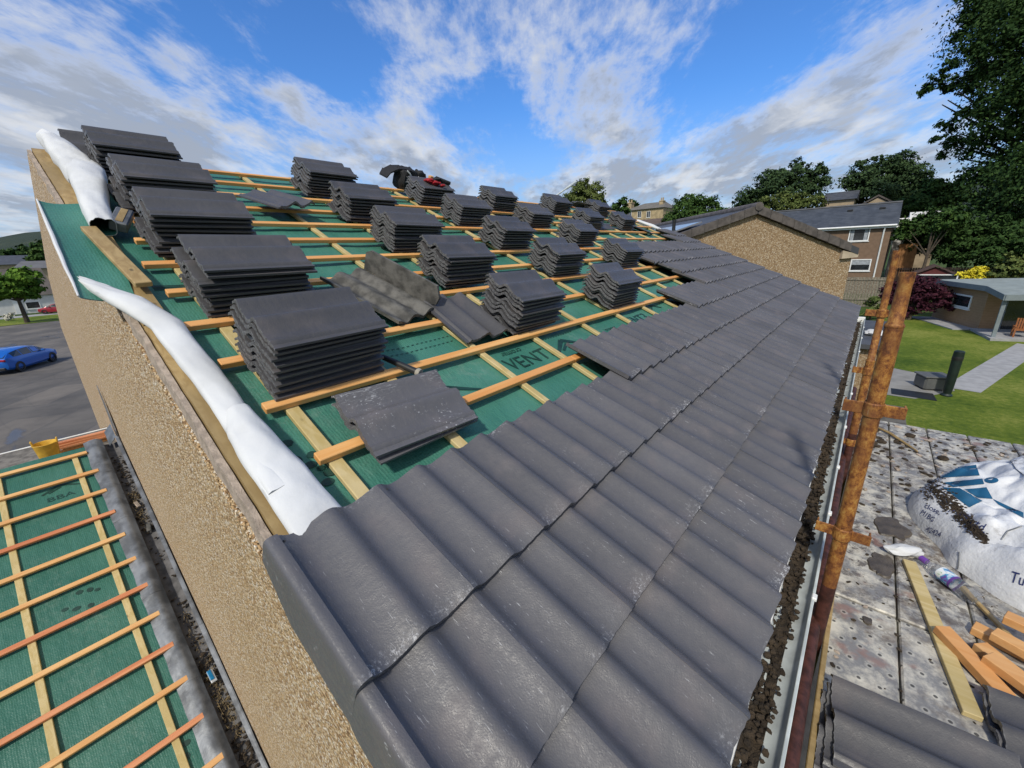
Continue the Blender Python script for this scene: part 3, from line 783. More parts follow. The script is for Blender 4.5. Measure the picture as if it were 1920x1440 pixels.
for i, (v0, v1) in enumerate(((.25, 1.0), (.97, 1.75), (1.72, 2.75), (2.72, 3.7), (3.67, 4.6), (4.57, 5.35))):
    mb = MB(); hh = .105+.012*(i % 2)
    mb.poly([rf(-.016-.003*(i % 2), v0, DN-.06), rf(-.016-.003*(i % 2), v1, DN-.06), rf(-.016-.003*(i % 2), v1, DN+hh), rf(-.016-.003*(i % 2), v0, DN+hh-.01)], AU*.008)
    mb.poly([rf(-.040, v0, DN+hh-.016), rf(-.040, v1, DN+hh-.006), rf(-.012, v1, DN+hh), rf(-.012, v0, DN+hh-.010)], AN*-.006)
    part(mb, 'lead_upstand', M['lead'], ext)
mb = MB(); mb.poly([rf(-.02, 5.33, DN-.02), rf(-.02, 5.33, DN+.20), rf(-.02, 5.45, DN+.30), rf(-.02, 5.95, DN+.42), rf(-.02, 5.62, DN+.05)], AU*.008); mb.poly([rf(-.10, 5.36, DN-.02), rf(-.10, 5.60, DN+.0), rf(-.03, 5.60, DN+.10), rf(-.03, 5.36, DN+.10)], AN*.006)
part(mb, 'lead_saddle', M['lead'], ext)
mb = MB(); rr = random.Random(9)
for i in range(420):
    v = rr.choice([rr.uniform(1.6, 3.1), rr.uniform(1.6, 2.6), rr.uniform(4.0, 5.1), rr.uniform(.4, 5.2)]); s = rr.uniform(.005, .014)
    mb.blob(rf(rr.uniform(-.125, -.04), v, DN-.05+rr.uniform(0, .012)), (s, s*1.3, s*.7), 1, .5, 2, 0, i)
tag(part(mb, 'moss_debris', M['dirt'], ext), kind='stuff')
mb = MB()
for i in range(420):
    v = rr.choice([rr.uniform(1.9, 3.0), rr.uniform(1.8, 2.4), rr.uniform(4.0, 4.6)]); p = rf(rr.uniform(-.125, -.04), v, DN-.035+rr.uniform(-.005, .02)); a = rr.uniform(0, 6.28); l = rr.uniform(.012, .035)
    d = AU*math.cos(a)*l*.6+AV*math.sin(a)*l+AN*rr.uniform(-.006, .012); w = d.cross(AN).normalized()*.0012
    mb.add([p-w, p+d-w*.3, p+d+w*.3, p+w], [(0, 1, 2, 3)])
tag(part(mb, 'straw_debris', M['straw'], ext), kind='stuff')
mb = MB(); mb.bev((0, 0, 0), (.032, .075, .014), .003, 0, rmat(-.085, 4.37, DN-.02, .2, (.1, .3, 0))); solo(mb, 'mortar_chunk', M['mortar'], 'pale mortar chunk lying in the lead valley near its top', 'rubble', rf(-.085, 4.37, DN-.03))
mb = MB(); mb.bev((0, 0, 0), (.036, .085, .016), .004, 0, rmat(-.075, 4.02, DN-.02, -.2, (.1, -.2, 0))); solo(mb, 'mortar_chunk', M['tile_old'], 'darker grey mortar chunk lower in the lead valley', 'rubble', rf(-.075, 4.02, DN-.03))
pk = thing('packet', 'crumpled blue and white packet lying in the lead valley', 'packet', rf(-.09, 2.30, DN-.02))
mb = MB(); mb.bev((0, 0, 0), (.040, .10, .012), .003, 0, rmat(-.085, 2.32, DN+.004, .12, (.2, .35, 0))); part(mb, 'packet_body', M['white'], pk)
mb = MB(); mb.bev((-.0065, .01, .004), (.026, .078, .008), .001, 0, rmat(-.0855, 2.32, DN+.0075, .12, (.2, .35, 0))); part(mb, 'packet_print', mk('packet_blue', (.02, .25, .52), .4, .2, 60), pk)
# print on this membrane
en = lambda a, b: rf(a, b, ext_n(a, b)+.0035)
place_print('BBA', .085, -.56, 4.80, math.pi*0, emem, en, 1.3)
shape_print(roof_peak(-.55, 4.93, .75), emem, en)
for (u, v, w, hh) in ((-.62, 3.62, .022, .02), (-.56, 3.60, .02, .022), (-.52, 3.57, .018, .016), (-.66, 3.48, .026, .018), (-.72, 3.52, .02, .016), (-.58, 3.45, .02, .02), (-.60, 3.38, .018, .02), (-.34, 2.0, .022, .02), (-.36, 1.92, .018, .022), (-.40, 1.86, .022, .018), (-.37, 1.80, .02, .02)):
    mb = MB(); mb.add([en(u+w*math.cos(k*math.pi/8), v+hh*math.sin(k*math.pi/8)) for k in range(16)], [tuple(range(16))]); part(mb, 'membrane_print', M['print'], emem)
place_print('VENT3', .15, -.40, 1.72, 0, emem, en)
# bucket and timber behind the ridge
bk = thing('bucket', 'yellow flexible bucket with two handles standing behind the extension ridge', 'bucket', (-7.25, -.60, -1.055))
BB = Vector((-7.25, -.60, -1.055))
mb = MB(); mb.lathe([(0, .004), (.078, .004), (.082, .0), (.108, .25), (.114, .258), (.110, .262), (.104, .25), (.078, .02), (0, .02)], BB, 28); part(mb, 'tub', M['yellow'], bk, True)
for sgn in (-1, 1):
    mb = MB(); mb.tube([BB+Vector((-.03+.03*sgn, .098*sgn, .255)), BB+Vector((-.025+.03*sgn, .106*sgn, .298)), BB+Vector((.025+.03*sgn, .106*sgn, .30)), BB+Vector((.03+.03*sgn, .098*sgn, .255))], .008, 8); part(mb, 'handle', M['yellow'], bk, True)
rr = random.Random(3)
for i, (y, z, lab) in enumerate([(-.20, -1.043, 'lowest'), (-.17, -1.016, 'second'), (-.22, -.989, 'third'), (-.18, -.962, 'fourth'), (-.2, -.935, 'top')]):
    for q in range(2):
        mb = MB(); Mx = Matrix.Translation((-7.55-.05*q+rr.uniform(-.02, .02), y-.02, z)) @ Matrix.Rotation(rr.uniform(-.03, .03), 4, 'Z'); mb.bev((0, 0, 0), (.044, .62+rr.uniform(-.06, .06), .025), .002, 0, Mx)
        solo(mb, 'timber_batten', red_w[0] if i > 1 else M['offcut'], f'{"near" if q == 0 else "far"} reddish batten in the {lab} layer of the pile behind the extension ridge', 'timber', (-7.55-.05*q, y, z), group='battens piled behind the extension ridge')
mb = MB(); mb.bev((-7.05, -.25, -1.04), (.11, .62, .03), .003); solo(mb, 'plank', M['counter'], 'pale plank lying by the batten pile behind the extension ridge', 'plank', (-7.05, -.25, -1.155))
# ================================================================ SCAFFOLD
DZ = -.45
def m_deck():
    m, nt, b = mat('steel_deck'); h = N(nt); o = h.new('ShaderNodeNewGeometry').outputs['Position']
    sx = h.new('ShaderNodeSeparateXYZ'); h.link(o, sx.inputs[0])
    # staggered punched holes with raised rims
    px, py = .0625, .085
    fy = h.math('DIVIDE', sx.outputs[1], py); row = h.math('FLOOR', fy)
    fx = h.math('ADD', h.math('DIVIDE', h.math('SUBTRACT', sx.outputs[0], .17), px), h.math('MULTIPLY', h.math('MODULO', h.math('ABSOLUTE', row), 2.), .5))
    dx = h.math('MULTIPLY', h.math('SUBTRACT', h.math('FRACT', fx), .5), px); dy = h.math('MULTIPLY', h.math('SUBTRACT', h.math('FRACT', fy), .5), py)
    r = h.math('SQRT', h.math('ADD', h.math('MULTIPLY', dx, dx), h.math('MULTIPLY', dy, dy)))
    hole = h.ramp(r, .0055, .0075, 1, 0); rim = h.math('MULTIPLY', h.ramp(r, .009, .018, 1, 0), .6)
    far = h.ramp(sx.outputs[1], 1.90, 1.96, 1, .3)
    a = h.noise(o, 9, 6, .7); c = h.noise(o, 3.2, 5, .65)
    col = h.mix(h.ramp(a, .40, .62), c4(.225, .225, .225), c4(.58, .55, .47))
    dirtm = h.math('MULTIPLY', h.ramp(c, .46, .66), h.ramp(h.noise(o, 24, 5, .75), .38, .58))
    col = h.mix(h.math('MULTIPLY', dirtm, .85), col, c4(.14, .105, .075))
    blk = h.math('MULTIPLY', h.ramp(h.noise(h.map(o, (1, 1, 1), (0, 0, .7)), 13, 6, .78), .50, .60), h.ramp(sx.outputs[1], 1.7, 2.3, .2, 1))
    col = h.mix(h.math('MULTIPLY', blk, .85), col, c4(.075, .06, .05))
    col = h.mix(h.math('MULTIPLY', h.ramp(h.noise(o, 5.5, 4), .6, .68), .5), col, c4(.30, .15, .11))
    col = h.mix(h.math('MULTIPLY', rim, h.math('MULTIPLY', far, .55)), col, c4(.62, .60, .52))
    col = h.mix(h.math('MULTIPLY', hole, h.math('MULTIPLY', far, .85)), col, c4(.03, .028, .025))
    h.link(col, b.inputs['Base Color']); b.inputs['Roughness'].default_value = .55; b.inputs['Metallic'].default_value = .1
    h.bump(h.math('ADD', h.math('MULTIPLY', rim, .6), h.math('MULTIPLY', a, .4)), .5, .006, b); return m
M['deck'] = m_deck()
XS = [.180, .418, .668, .918, 1.168, 1.418, 1.668]
pos = ['nearest the gutter', 'second from the gutter', 'third from the gutter', 'fourth from the gutter', 'fifth from the gutter', 'farthest from the gutter']
for r_, (y0, y1) in enumerate(((-.4, 1.925), (1.94, 4.665))):
    for i in range(6):
        x0, x1 = XS[i]+.004, XS[i+1]-.004; mb = MB()
        mb.bev(((x0+x1)/2, (y0+y1)/2, DZ-.0275), (x1-x0, y1-y0, .055), .006)
        solo(mb, 'scaffold_board', M['deck'], f'perforated steel scaffold board in the {"near" if r_ == 0 else "far muddy"} bay, {pos[i]}', 'scaffold board', ((x0+x1)/2, y0, DZ), group='steel scaffold boards')
def standard(x, y, zt, lab, ring, plates):
    t = thing('scaffold_pole', lab, 'scaffold pole', (x, y, GZ))
    mb = MB(); mb.tube([(x, y, -.13), (x, y, ring*.5), (x, y, ring)], .0242, 22)
    part(mb, 'tube', M['rust'], t, True)
    mb = MB(); mb.tube([(x, y, GZ), (x, y, -2.), (x, y, -.13)], .0240, 22); part(mb, 'shaded_lower_tube', M['rustd'], t, True)  # darker lower length: shade at the pole base put into the colour
    mb = MB(); mb.lathe([(.0245, ring-.004), (.0262, ring), (.0245, ring+.006), (.0205, ring+.012), (.0185, zt-.04), (.0198, zt-.03), (.0198, zt), (.0165, zt), (.0160, zt-.05), (0, zt-.06)], (x, y, 0), 22); part(mb, 'spigot', M['rust'], t, True)
    for z in plates:
        mb = MB()
        mb.lathe([(.0262, z-.026), (.0290, z-.022), (.0290, z+.022), (.0262, z+.026)], (x, y, 0), 20)
        for sgn in (-1, 1):
            mb.bev((x+sgn*.052, y-.002, z), (.062, .006, .042), .0015); mb.bev((x+sgn*.078, y+.012, z), (.006, .032, .042), .0015)
        part(mb, 'coupler_plate', M['rust'], t)
    return t
standard(.147, 1.55, 1.080, 'thick rusty scaffold pole standing nearest the camera beside the gutter', .912, (.625, .117))
standard(.156, 3.32, 1.107, 'second rusty scaffold pole standing beyond the nearest one', .40, (.72, .33, -.20))
# ledgers
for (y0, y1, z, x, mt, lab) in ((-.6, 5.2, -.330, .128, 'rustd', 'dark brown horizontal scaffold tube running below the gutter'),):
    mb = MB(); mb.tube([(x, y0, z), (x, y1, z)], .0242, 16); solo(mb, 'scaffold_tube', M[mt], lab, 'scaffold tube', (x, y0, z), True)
mb = MB(); mb.bev((.182, 1.1, -.43), (.018, 3.0, .032), .003); solo(mb, 'scaffold_batten', M['plank'], 'thin timber strip lying along the inner edge of the scaffold boards', 'timber', (.182, 1.1, -.446))
# ---------------------------------------------------------------- things on the deck
def deck_tile(x, y, z, rz, lab, mi, tilt=(0, 0, 0), flip=False):
    Mx = Matrix.Translation((x, y, z)) @ Euler((tilt[0], tilt[1], rz)).to_matrix().to_4x4()
    o = bpy.data.objects.new('roof_tile', proto_tiles[mi]); COL.objects.link(o); o.matrix_world = Mx
    tag(o, lab, 'roof tile', 'roof tiles stacked on the scaffold', 'thing')
deck_tile(.195, .985, DZ+.004, .02, 'bottom grey tile of the short stack on the scaffold boards', 0)
deck_tile(.215, 1.005, DZ+.030, .05, 'middle grey tile of the short stack on the scaffold boards', 1)
deck_tile(.238, 1.025, DZ+.056, .10, 'top grey tile of the short stack on the scaffold boards', 2)
deck_tile(.655, 1.33, DZ+.004, .08, 'lower grey tile at the edge of the orange timber offcuts', 3)
deck_tile(.665, 1.345, DZ+.030, .10, 'upper grey tile at the edge of the orange timber offcuts', 1)
def stick(mb, p0, p1, w, t, mi=0):
    p0, p1 = Vector(p0), Vector(p1); d = p1-p0; q = d.to_track_quat('X', 'Z').to_matrix().to_4x4(); q.translation = (p0+p1)/2
    mb.bev((0, 0, 0), (d.length, w, t), .002, mi, q)
mb = MB(); stick(mb, (.470, 2.40, DZ+.012), (.602, 1.545, DZ+.012), .052, .022)
solo(mb, 'timber_strip', M['counter'], 'long pale green timber strip lying across the scaffold boards', 'timber', (.53, 2., DZ), group=None)
offs = [((.545, 1.915, DZ+.045), (.700, 1.70, DZ+.020), 'orange offcut with its end resting on the pale timber strip'),
        ((.66, 1.93, DZ+.022), (.86, 1.72, DZ+.022), 'orange offcut lying flat in the middle of the offcut heap'),
        ((.70, 2.00, DZ+.055), (.98, 1.86, DZ+.060), 'orange offcut crossing the heap at its left end'),
        ((.655, 2.04, DZ+.020), (.80, 1.99, DZ+.020), 'short reddish offcut half buried at the back of the heap'),
        ((.66, 1.83, DZ+.060), (.90, 1.66, DZ+.048), 'orange offcut on top at the front of the heap'),
        ((.74, 2.10, DZ+.085), (.96, 2.02, DZ+.095), 'broad orange offcut topmost on the heap')]
for p0, p1, lab in offs:
    mb = MB(); stick(mb, p0, p1, .058, .036); solo(mb, 'timber_offcut', M['offcut'], lab, 'timber', p0, group='orange timber offcuts on the scaffold')
mb = MB(); stick(mb, (.655, 2.31, DZ+.02), (.78, 2.06, DZ+.012), .018, .014); solo(mb, 'timber_strip', M['plank'], 'thin brown stick lying between the bottle and the orange offcuts', 'timber', (.7, 2.2, DZ))
# rag
mb = MB(); mb.blob((0, 0, .028), (.085, .035, .028), 3, .35, 2., 0, 5, Matrix.Rotation(.55, 4, 'Z')); mb.v = [Vector((v.x+.45, v.y+2.47, max(v.z, .001)+DZ)) for v in mb.v]
solo(mb, 'white_rag', M['white'], 'white crumpled rag lying beside the purple bottle cap', 'rag', (.45, 2.47, DZ), True)
# bottle
b0, b1 = Vector((.513, 2.435, DZ+.036)), Vector((.690, 2.225, DZ+.038)); bd = (b1-b0).normalized()
Q = bd.to_track_quat('Z', 'Y').to_matrix().to_4x4()
bt = thing('bottle', 'clear plastic drinks bottle with purple cap lying on the scaffold', 'bottle', (.6, 2.33, DZ))
m, nt, b = mat('clear_plastic'); b.inputs['Base Color'].default_value = c4(.88, .90, .93); b.inputs['Transmission Weight'].default_value = .92; b.inputs['Roughness'].default_value = .12; b.inputs['IOR'].default_value = 1.12
M['clear'] = m
Lb = (b1-b0).length
mb = MB(); mb.lathe([(.013, .03), (.014, .05), (.030, .085), (.034, .11), (.034, .15), (.031, .16), (.034, .17), (.034, .20), (.032, .21), (.034, .22), (.034, Lb-.02), (.028, Lb), (0, Lb-.006)], b0, 24, 0, Q); part(mb, 'bottle_body', M['clear'], bt, True)
mb = MB(); mb.lathe([(0, 0), (.015, 0), (.0155, .028), (.0145, .032), (0, .032)], b0, 18, 0, Q); part(mb, 'cap', mk('purple_plastic', (.16, .06, .34), .4, .1, 5), bt, True)
m, nt, b = mat('bottle_label'); h = N(nt); o = h.obj(); nzv = h.noise(o, 26, 3)
h.link(h.cr(nzv, [(.36, (.16, .05, .30)), (.44, (.06, .32, .55)), (.52, (.78, .80, .80)), (.62, (.75, .78, .78)), (.66, (.25, .48, .22))]), b.inputs['Base Color']); b.inputs['Roughness'].default_value = .35
mb = MB(); mb.lathe([(.0343, .105), (.0345, .107), (.0345, .165), (.0343, .168)], b0, 24, 0, Q); part(mb, 'label_band', m, bt, True)
mb = MB(); mb.lathe([(.0350, .166), (.0350, .178)], b0, 24, 0, Q); part(mb, 'label_stripe', mk('purple_band', (.13, .05, .28), .4, .1, 5), bt, True)
# mud, rubble and chips on the deck
rr = random.Random(21)
def mud(c, rx, ry, lab, sd):
    mb = MB(); ring = []
    mb.v.append(Vector((c[0], c[1], DZ+.010)))
    for k in range(36):
        a = 2*math.pi*k/36; r = 1+.45*noise.noise(Vector((math.cos(a)*1.6, math.sin(a)*1.6, sd)))+.18*noise.noise(Vector((math.cos(a)*5, math.sin(a)*5, sd)))
        mb.v.append(Vector((c[0]+rx*r*math.cos(a)*.6, c[1]+ry*r*math.sin(a)*.6, DZ+.008)))
    for k in range(36):
        mb.v.append(Vector((c[0]+(mb.v[1+k].x-c[0])*1.07, c[1]+(mb.v[1+k].y-c[1])*1.07, DZ+.0006)))
    for k in range(36):
        k2 = (k+1) % 36; mb.f.append((0, 1+k, 1+k2)); mb.f.append((1+k, 37+k, 37+k2, 1+k2)); mb.m += [0, 0]
    solo(mb, 'mud_patch', M['mud'], lab, 'mud', c, True, kind='stuff')
M['mud'] = mk('wet_mud', (.10, .082, .062), .45, .4, 16, .6, .006)
mud((.365, 2.30, DZ), .085, .16, 'dark wet mud smear on the scaffold boards', 1)
mud((.40, 2.72, DZ), .12, .20, 'black damp mud in the shade of the white sack', 4)
mud((.315, 1.83, DZ), .025, .04, 'small mud blot on the near scaffold board', 7)
mb = MB()
for i in range(520):
    x = rr.uniform(.18, 1.6); y = rr.choice([rr.uniform(2.0, 4.6), rr.uniform(3.2, 4.6), rr.uniform(1.0, 2.4)]); s = rr.uniform(.003, .014)*(1.3 if y > 2.6 else .7)
    mb.blob((x, y, DZ+s*.3), (s*rr.uniform(.7, 2.2), s, s*.5), 1, .5, 2, rr.choice([0, 0, 0, 1]), i, Matrix.Rotation(rr.uniform(0, 6), 4, 'Z'))
solo(mb, 'rubble', [M['dirt'], M['mortar']], 'scattered soil crumbs and mortar chips on the scaffold boards', 'rubble', (0, 0, DZ), False, kind='stuff')
for (c, rx, ry, sd, lab) in (((.26, 4.05), .10, .3, 3, 'soil heap beside the second scaffold pole'),):
    mb = MB()
    for i in range(60):
        x = c[0]+rr.gauss(0, .06); y = c[1]+rr.gauss(0, .2); s = rr.uniform(.012, .03); mb.blob((max(x, .19), y, DZ+s*.3), (s*1.5, s, s*.6), 1, .5, 2, 0, i)
    solo(mb, 'soil_heap', M['dirt'], 'dark soil heap along the house side of the far boards', 'soil', (c[0], c[1], DZ), False, kind='stuff')
mb = MB(); mb.tube([(.33, 4.42, DZ+.012), (.42, 4.30, DZ+.02), (.52, 4.12, DZ+.016), (.58, 4.02, DZ+.012)], [.008, .012, .010, .006], 7); solo(mb, 'broken_stick', M['plank'], 'crooked brown stick lying near the far edge of the boards', 'stick', (.45, 4.2, DZ), True)
for i, (x, y, lab) in enumerate([(.72, 3.98, 'round dark stone on the far boards'), (.55, 4.36, 'reddish stone near the far edge of the boards')]):
    mb = MB(); mb.blob((x, y, DZ+.014), (.035, .028, .018), 2, .3, 2, 0, i+40); solo(mb, 'stone', M['dirt'], lab, 'stone', (x, y, DZ), True)
# ---------------------------------------------------------------- builder's sack
def bag_h(x, y):
    cx, cy = 1.10, 3.02
    dx, dy = (x-cx)/.60, (y-cy)/.78
    th = math.atan2(dy, dx); r = math.hypot(dx, dy)
    rb = 1+.10*nz(math.cos(th)*1.4, math.sin(th)*1.4, 2)+.05*nz(math.cos(th)*4, math.sin(th)*4, 5)
    q = r/rb
    if q >= 1: return None
    base = .30*(1-q**3.2)**.55
    # back peak, front lobe, crease running from the left rim towards the right front
    pk = .17*math.exp(-((x-1.20)**2/.05+(y-3.42)**2/.10))
    fr = .05*math.exp(-((x-.98)**2/.10+(y-2.55)**2/.05))
    ax, ay, bx, by = .58, 3.25, 1.05, 2.62
    L = math.hypot(bx-ax, by-ay); t = ((x-ax)*(bx-ax)+(y-ay)*(by-ay))/L/L; d = abs((x-ax)*(by-ay)-(y-ay)*(bx-ax))/L
    cr = .085*math.exp(-(d/.055)**2)*max(0, min(1, 1.2-abs(t-.45)*1.3))
    ridged = abs(nz(x*4.1+y*1.7, y*3.3-x, 3)); r2 = abs(nz(x*9.5-y*3, y*8+x*2, 8)); r3 = abs(nz(x*2.2, y*2.6, 12))
    edge = min(1, (1-q)*5)
    return max(0.004, base+(pk+fr-cr)*edge+(.17*ridged+.075*r2+.05*r3-.07)*edge*.9)
sack = thing('builders_sack', 'big crumpled white builders sack with blue print lying on the scaffold', 'sack', (1.1, 3.0, DZ))
mb = MB(); NA, NR = 150, 64; BV_ = []
cx, cy = 1.10, 3.02
for i in range(NA):
    th = 2*math.pi*i/NA
    rb = 1+.10*nz(math.cos(th)*1.4, math.sin(th)*1.4, 2)+.05*nz(math.cos(th)*4, math.sin(th)*4, 5)
    for j in range(NR+1):
        q = min(.99999, (j/NR)**.75); x = cx+.60*rb*q*math.cos(th); y = cy+.78*rb*q*math.sin(th)
        hh = bag_h(x, y); hh = .004 if hh is None else hh
        if j == NR: hh = 0.001
        # bulge the skirt a little outwards so it overhangs
        mb.v.append(Vector((x, y, DZ+hh)))
for i in range(NA):
    i2 = (i+1) % NA
    for j in range(NR):
        mb.f.append((i*(NR+1)+j, i*(NR+1)+j+1, i2*(NR+1)+j+1, i2*(NR+1)+j)); mb.m.append(0)
bagV, bagF = [v.copy() for v in mb.v], list(mb.f)
m, nt, b = mat('woven_sack'); h = N(nt); o = h.obj()
col = h.mix(h.ramp(h.noise(o, 5, 5), .35, .7), c4(.60, .61, .62), c4(.72, .73, .735))
col = h.mix(h.math('MULTIPLY', h.math('MULTIPLY', h.ramp(h.noise(o, 3.2, 4), .52, .66), h.ramp(h.noise(o, 30, 6, .8), .48, .6)), .75), col, c4(.12, .10, .08))
h.link(col, b.inputs['Base Color']); b.inputs['Roughness'].default_value = .55
h.bump(h.math('ADD', h.noise(o, 34, 4), h.math('MULTIPLY', h.noise(o, 9, 4, .6), 1.5)), .35, .015, b); M['sack'] = m
part(mb, 'sack_body', M['sack'], sack, True, None, 75)
bvh = BVHTree.FromPolygons(bagV, bagF)
def onbag(px, py, off=.003):
    d = ray(px, py).normalized(); loc, nor, i, t = bvh.ray_cast(CAM, d)
    if loc is None: return None
    if nor.dot(d) > 0: nor = -nor
    return loc+nor*off
M['blue'] = mk('blue_print', (.012, .10, .20), .5, .25, 12); M['navy'] = mk('navy_print', (.02, .03, .12), .5, .1, 12)
def decal(quad, mt, name='print', n=14, k=8):
    mb = MB(); (a, b_, c, d) = [Vector(p).to_2d() if len(p) > 2 else Vector(p) for p in quad]; G = {}
    for i in range(n+1):
        for j in range(k+1):
            s, t = i/n, j/k; p = (a.lerp(b_, s)).lerp(d.lerp(c, s), t); w = onbag(p.x, p.y)
            if w is not None: G[i, j] = len(mb.v); mb.v.append(w)
    for i in range(n):
        for j in range(k):
            q = [(i, j), (i+1, j), (i+1, j+1), (i, j+1)]
            if all(x in G for x in q):
                vs = [mb.v[G[x]] for x in q]
                if max((vs[0]-v).length for v in vs) < .6: mb.f.append(tuple(G[x] for x in q)); mb.m.append(0)
    if mb.f: part(mb, name, mt, sack, True)
def ell(cx_, cy_, rx, ry, mt):
    mb = MB(); pts = [onbag(cx_, cy_)]+[onbag(cx_+rx*math.cos(k*math.pi/12), cy_+ry*math.sin(k*math.pi/12)) for k in range(24)]
    if all(p is not None for p in pts): mb.add(pts, [(0, 1+k, 1+(k+1) % 24) for k in range(24)]); part(mb, 'print', mt, sack, True)
decal([(1736, 884), (1830, 872), (1837, 892), (1752, 897)], M['blue'])
decal([(1770, 905), (1842, 898), (1846, 908), (1788, 914)], M['blue'])
decal([(1800, 862), (1822, 847), (1829, 858), (1806, 864)], M['blue'])
decal([(1768, 914), (1800, 916), (1842, 940), (1818, 952)], M['blue'])
decal([(1806, 918), (1850, 914), (1862, 936), (1835, 934)], M['blue'])
decal([(1862, 936), (1872, 946), (1920, 972), (1919, 962)], M['blue'])
ell(1779, 869, 11, 5, M['blue']); ell(1859, 901, 13, 5.5, M['blue'])
def bag_text(body, p0, p1, hpx, mt):
    vs, fs = text_mesh(body, 1.0)
    x0 = min(v.x for v in vs); x1 = max(v.x for v in vs); p0, p1 = Vector(p0), Vector(p1); d = (p1-p0); u = d/(x1-x0); nrm = Vector((d.y, -d.x)).normalized()
    if nrm.y > 0: nrm = -nrm
    mb = MB(); out = [onbag(*(p0+u*(v.x-x0)+nrm*(v.y*hpx)), .0035) for v in vs]
    ok = [f for f in fs if all(out[i] is not None for i in f) and max((out[f[0]]-out[i]).length for i in f) < .05]
    if not ok: return
    mb.add([o_ if o_ is not None else Vector() for o_ in out], ok); part(mb, 'lettering', mt, sack)
bag_text('plies Ltd.', (1785, 950), (1850, 994), 24, M['navy'])
bag_text('close,', (1736, 948), (1764, 962), 14, M['navy'])
bag_text('M1BG', (1729, 960), (1752, 976), 14, M['navy'])
bag_text('42424', (1738, 992), (1765, 1004), 15, M['navy'])
bag_text('Tu', (1896, 1082), (1922, 1090), 30, M['navy'])
# soil caught in the crease
mb = MB(); rr = random.Random(31)
for i in range(1300):
    t = rr.random(); p = Vector((1722, 886)).lerp(Vector((1848, 1012)), t)+Vector((rr.gauss(0, 13*(1-t*.75)), rr.gauss(0, 11*(1-t*.6)))); w = onbag(p.x, p.y, .001)
    if w is not None: s = rr.uniform(.0015, .0065); mb.blob(w, (s*1.4, s*1.4, s*.6), 1, .5, 2, 0, i)
tag(part(mb, 'soil', M['dirt'], sack), kind='stuff')
mb = MB()
for pl in ([(1878, 1012), (1890, 996), (1920, 986)], [(1800, 1035), (1798, 1060), (1790, 1090)], [(1740, 1000), (1738, 1040), (1752, 1060)], [(1890, 855), (1905, 880), (1925, 895)]):
    q = []
    for a, b_ in zip(pl, pl[1:]):
        for k in range(8):
            w = onbag(*(Vector(a).lerp(Vector(b_), k/8)), .003)
            if w is not None and (not q or (w-q[-1]).length < .15): q.append(w)
    if len(q) > 2: mb.tube(q, .0025, 6)
if mb.f: part(mb, 'seam', M['lead'], sack, True)
# ================================================================ GROUND, GARDEN
def m_grass(name, a, bcol, cc, sc=1.0):
    m, nt, b = mat(name); h = N(nt); o = h.geo('Position')
    f = h.math('ADD', h.math('MULTIPLY', h.noise(o, .35*sc, 5), .55), h.math('MULTIPLY', h.noise(o, 5*sc, 5, .7), .45))
    col = h.cr(f, [(.36, a), (.5, bcol), (.64, cc)])
    fl = h.math('MULTIPLY', h.ramp(h.noise(o, 26, 3, .7), .68, .72), h.ramp(h.noise(o, .5, 3), .46, .6))
    col = h.mix(h.math('MULTIPLY', fl, .5), col, c4(.5, .52, .42))
    h.link(col, b.inputs['Base Color']); b.inputs['Roughness'].default_value = .9; b.inputs['Specular IOR Level'].default_value = .1
    h.bump(h.noise(o, 40, 4, .8), .8, .03, b); return m
M['lawn'] = m_grass('lawn_grass', (.045, .085, .012), (.115, .160, .022), (.24, .255, .06))
M['ground'] = m_grass('rough_ground', (.03, .06, .015), (.05, .085, .02), (.08, .10, .03), .2)
mb = MB()
def gz(x, y):
    d = math.hypot(x, y); k = max(0, d-130)
    right = max(0., min(1., (math.atan2(y, x+1e-6)-rad(60))/-rad(10)+.0)) if y > 0 else 0
    return GZ-.02+k*.01
rs = [0, 30, 60, 90, 130, 180, 260, 400, 650, 1000, 1600]; na = 72
for r in rs:
    for k in range(na):
        a = 2*math.pi*k/na; mb.v.append(Vector((r*math.cos(a), r*math.sin(a), gz(r*math.cos(a), r*math.sin(a)))))
for i in range(len(rs)-1):
    for k in range(na):
        k2 = (k+1) % na; q = (i*na+k, (i+1)*na+k, (i+1)*na+k2, i*na+k2)
        mb.f.append(q if i else (k, na+k, na+k2)); mb.m.append(0)
mb.f = [f for f in mb.f]; 
for f in range(na): mb.f[f] = (0, na+f, na+(f+1) % na)
tag(mb.build('ground', M['ground'], None, True), kind='structure')
def sheet(name, pts, z, m_):
    mb = MB(); mb.add([Vector((x, y, z)) for x, y in pts], [tuple(range(len(pts)))]); return tag(mb.build(name, m_), kind='structure')
sheet('lawn', [(.3, 5), (30, 5), (30, 44), (1.0, 44), (1.0, 20)], GZ+.004, M['lawn'])
M['paving'] = mk('paving', (.34, .34, .34), .85, .2, 3, .3)
sheet('house_path', [(-.05, -8), (1.75, -8), (1.75, 19), (-.05, 19)], GZ+.008, mk('dark_paving', (.12, .115, .105), .9, .4, 3, .3))
sheet('path', [(3.0, 22.6), (4.0, 22.4), (7.6, 33.6), (6.75, 34.2)], GZ+.012, M['paving'])
sheet('patio', [(.4, 20.3), (2.1, 20.3), (3.3, 22.2), (3.3, 24.0), (1.5, 25.0), (.4, 25.0)], GZ+.010, mk('slabs', (.27, .265, .25), .85, .3, 1.1, .3))
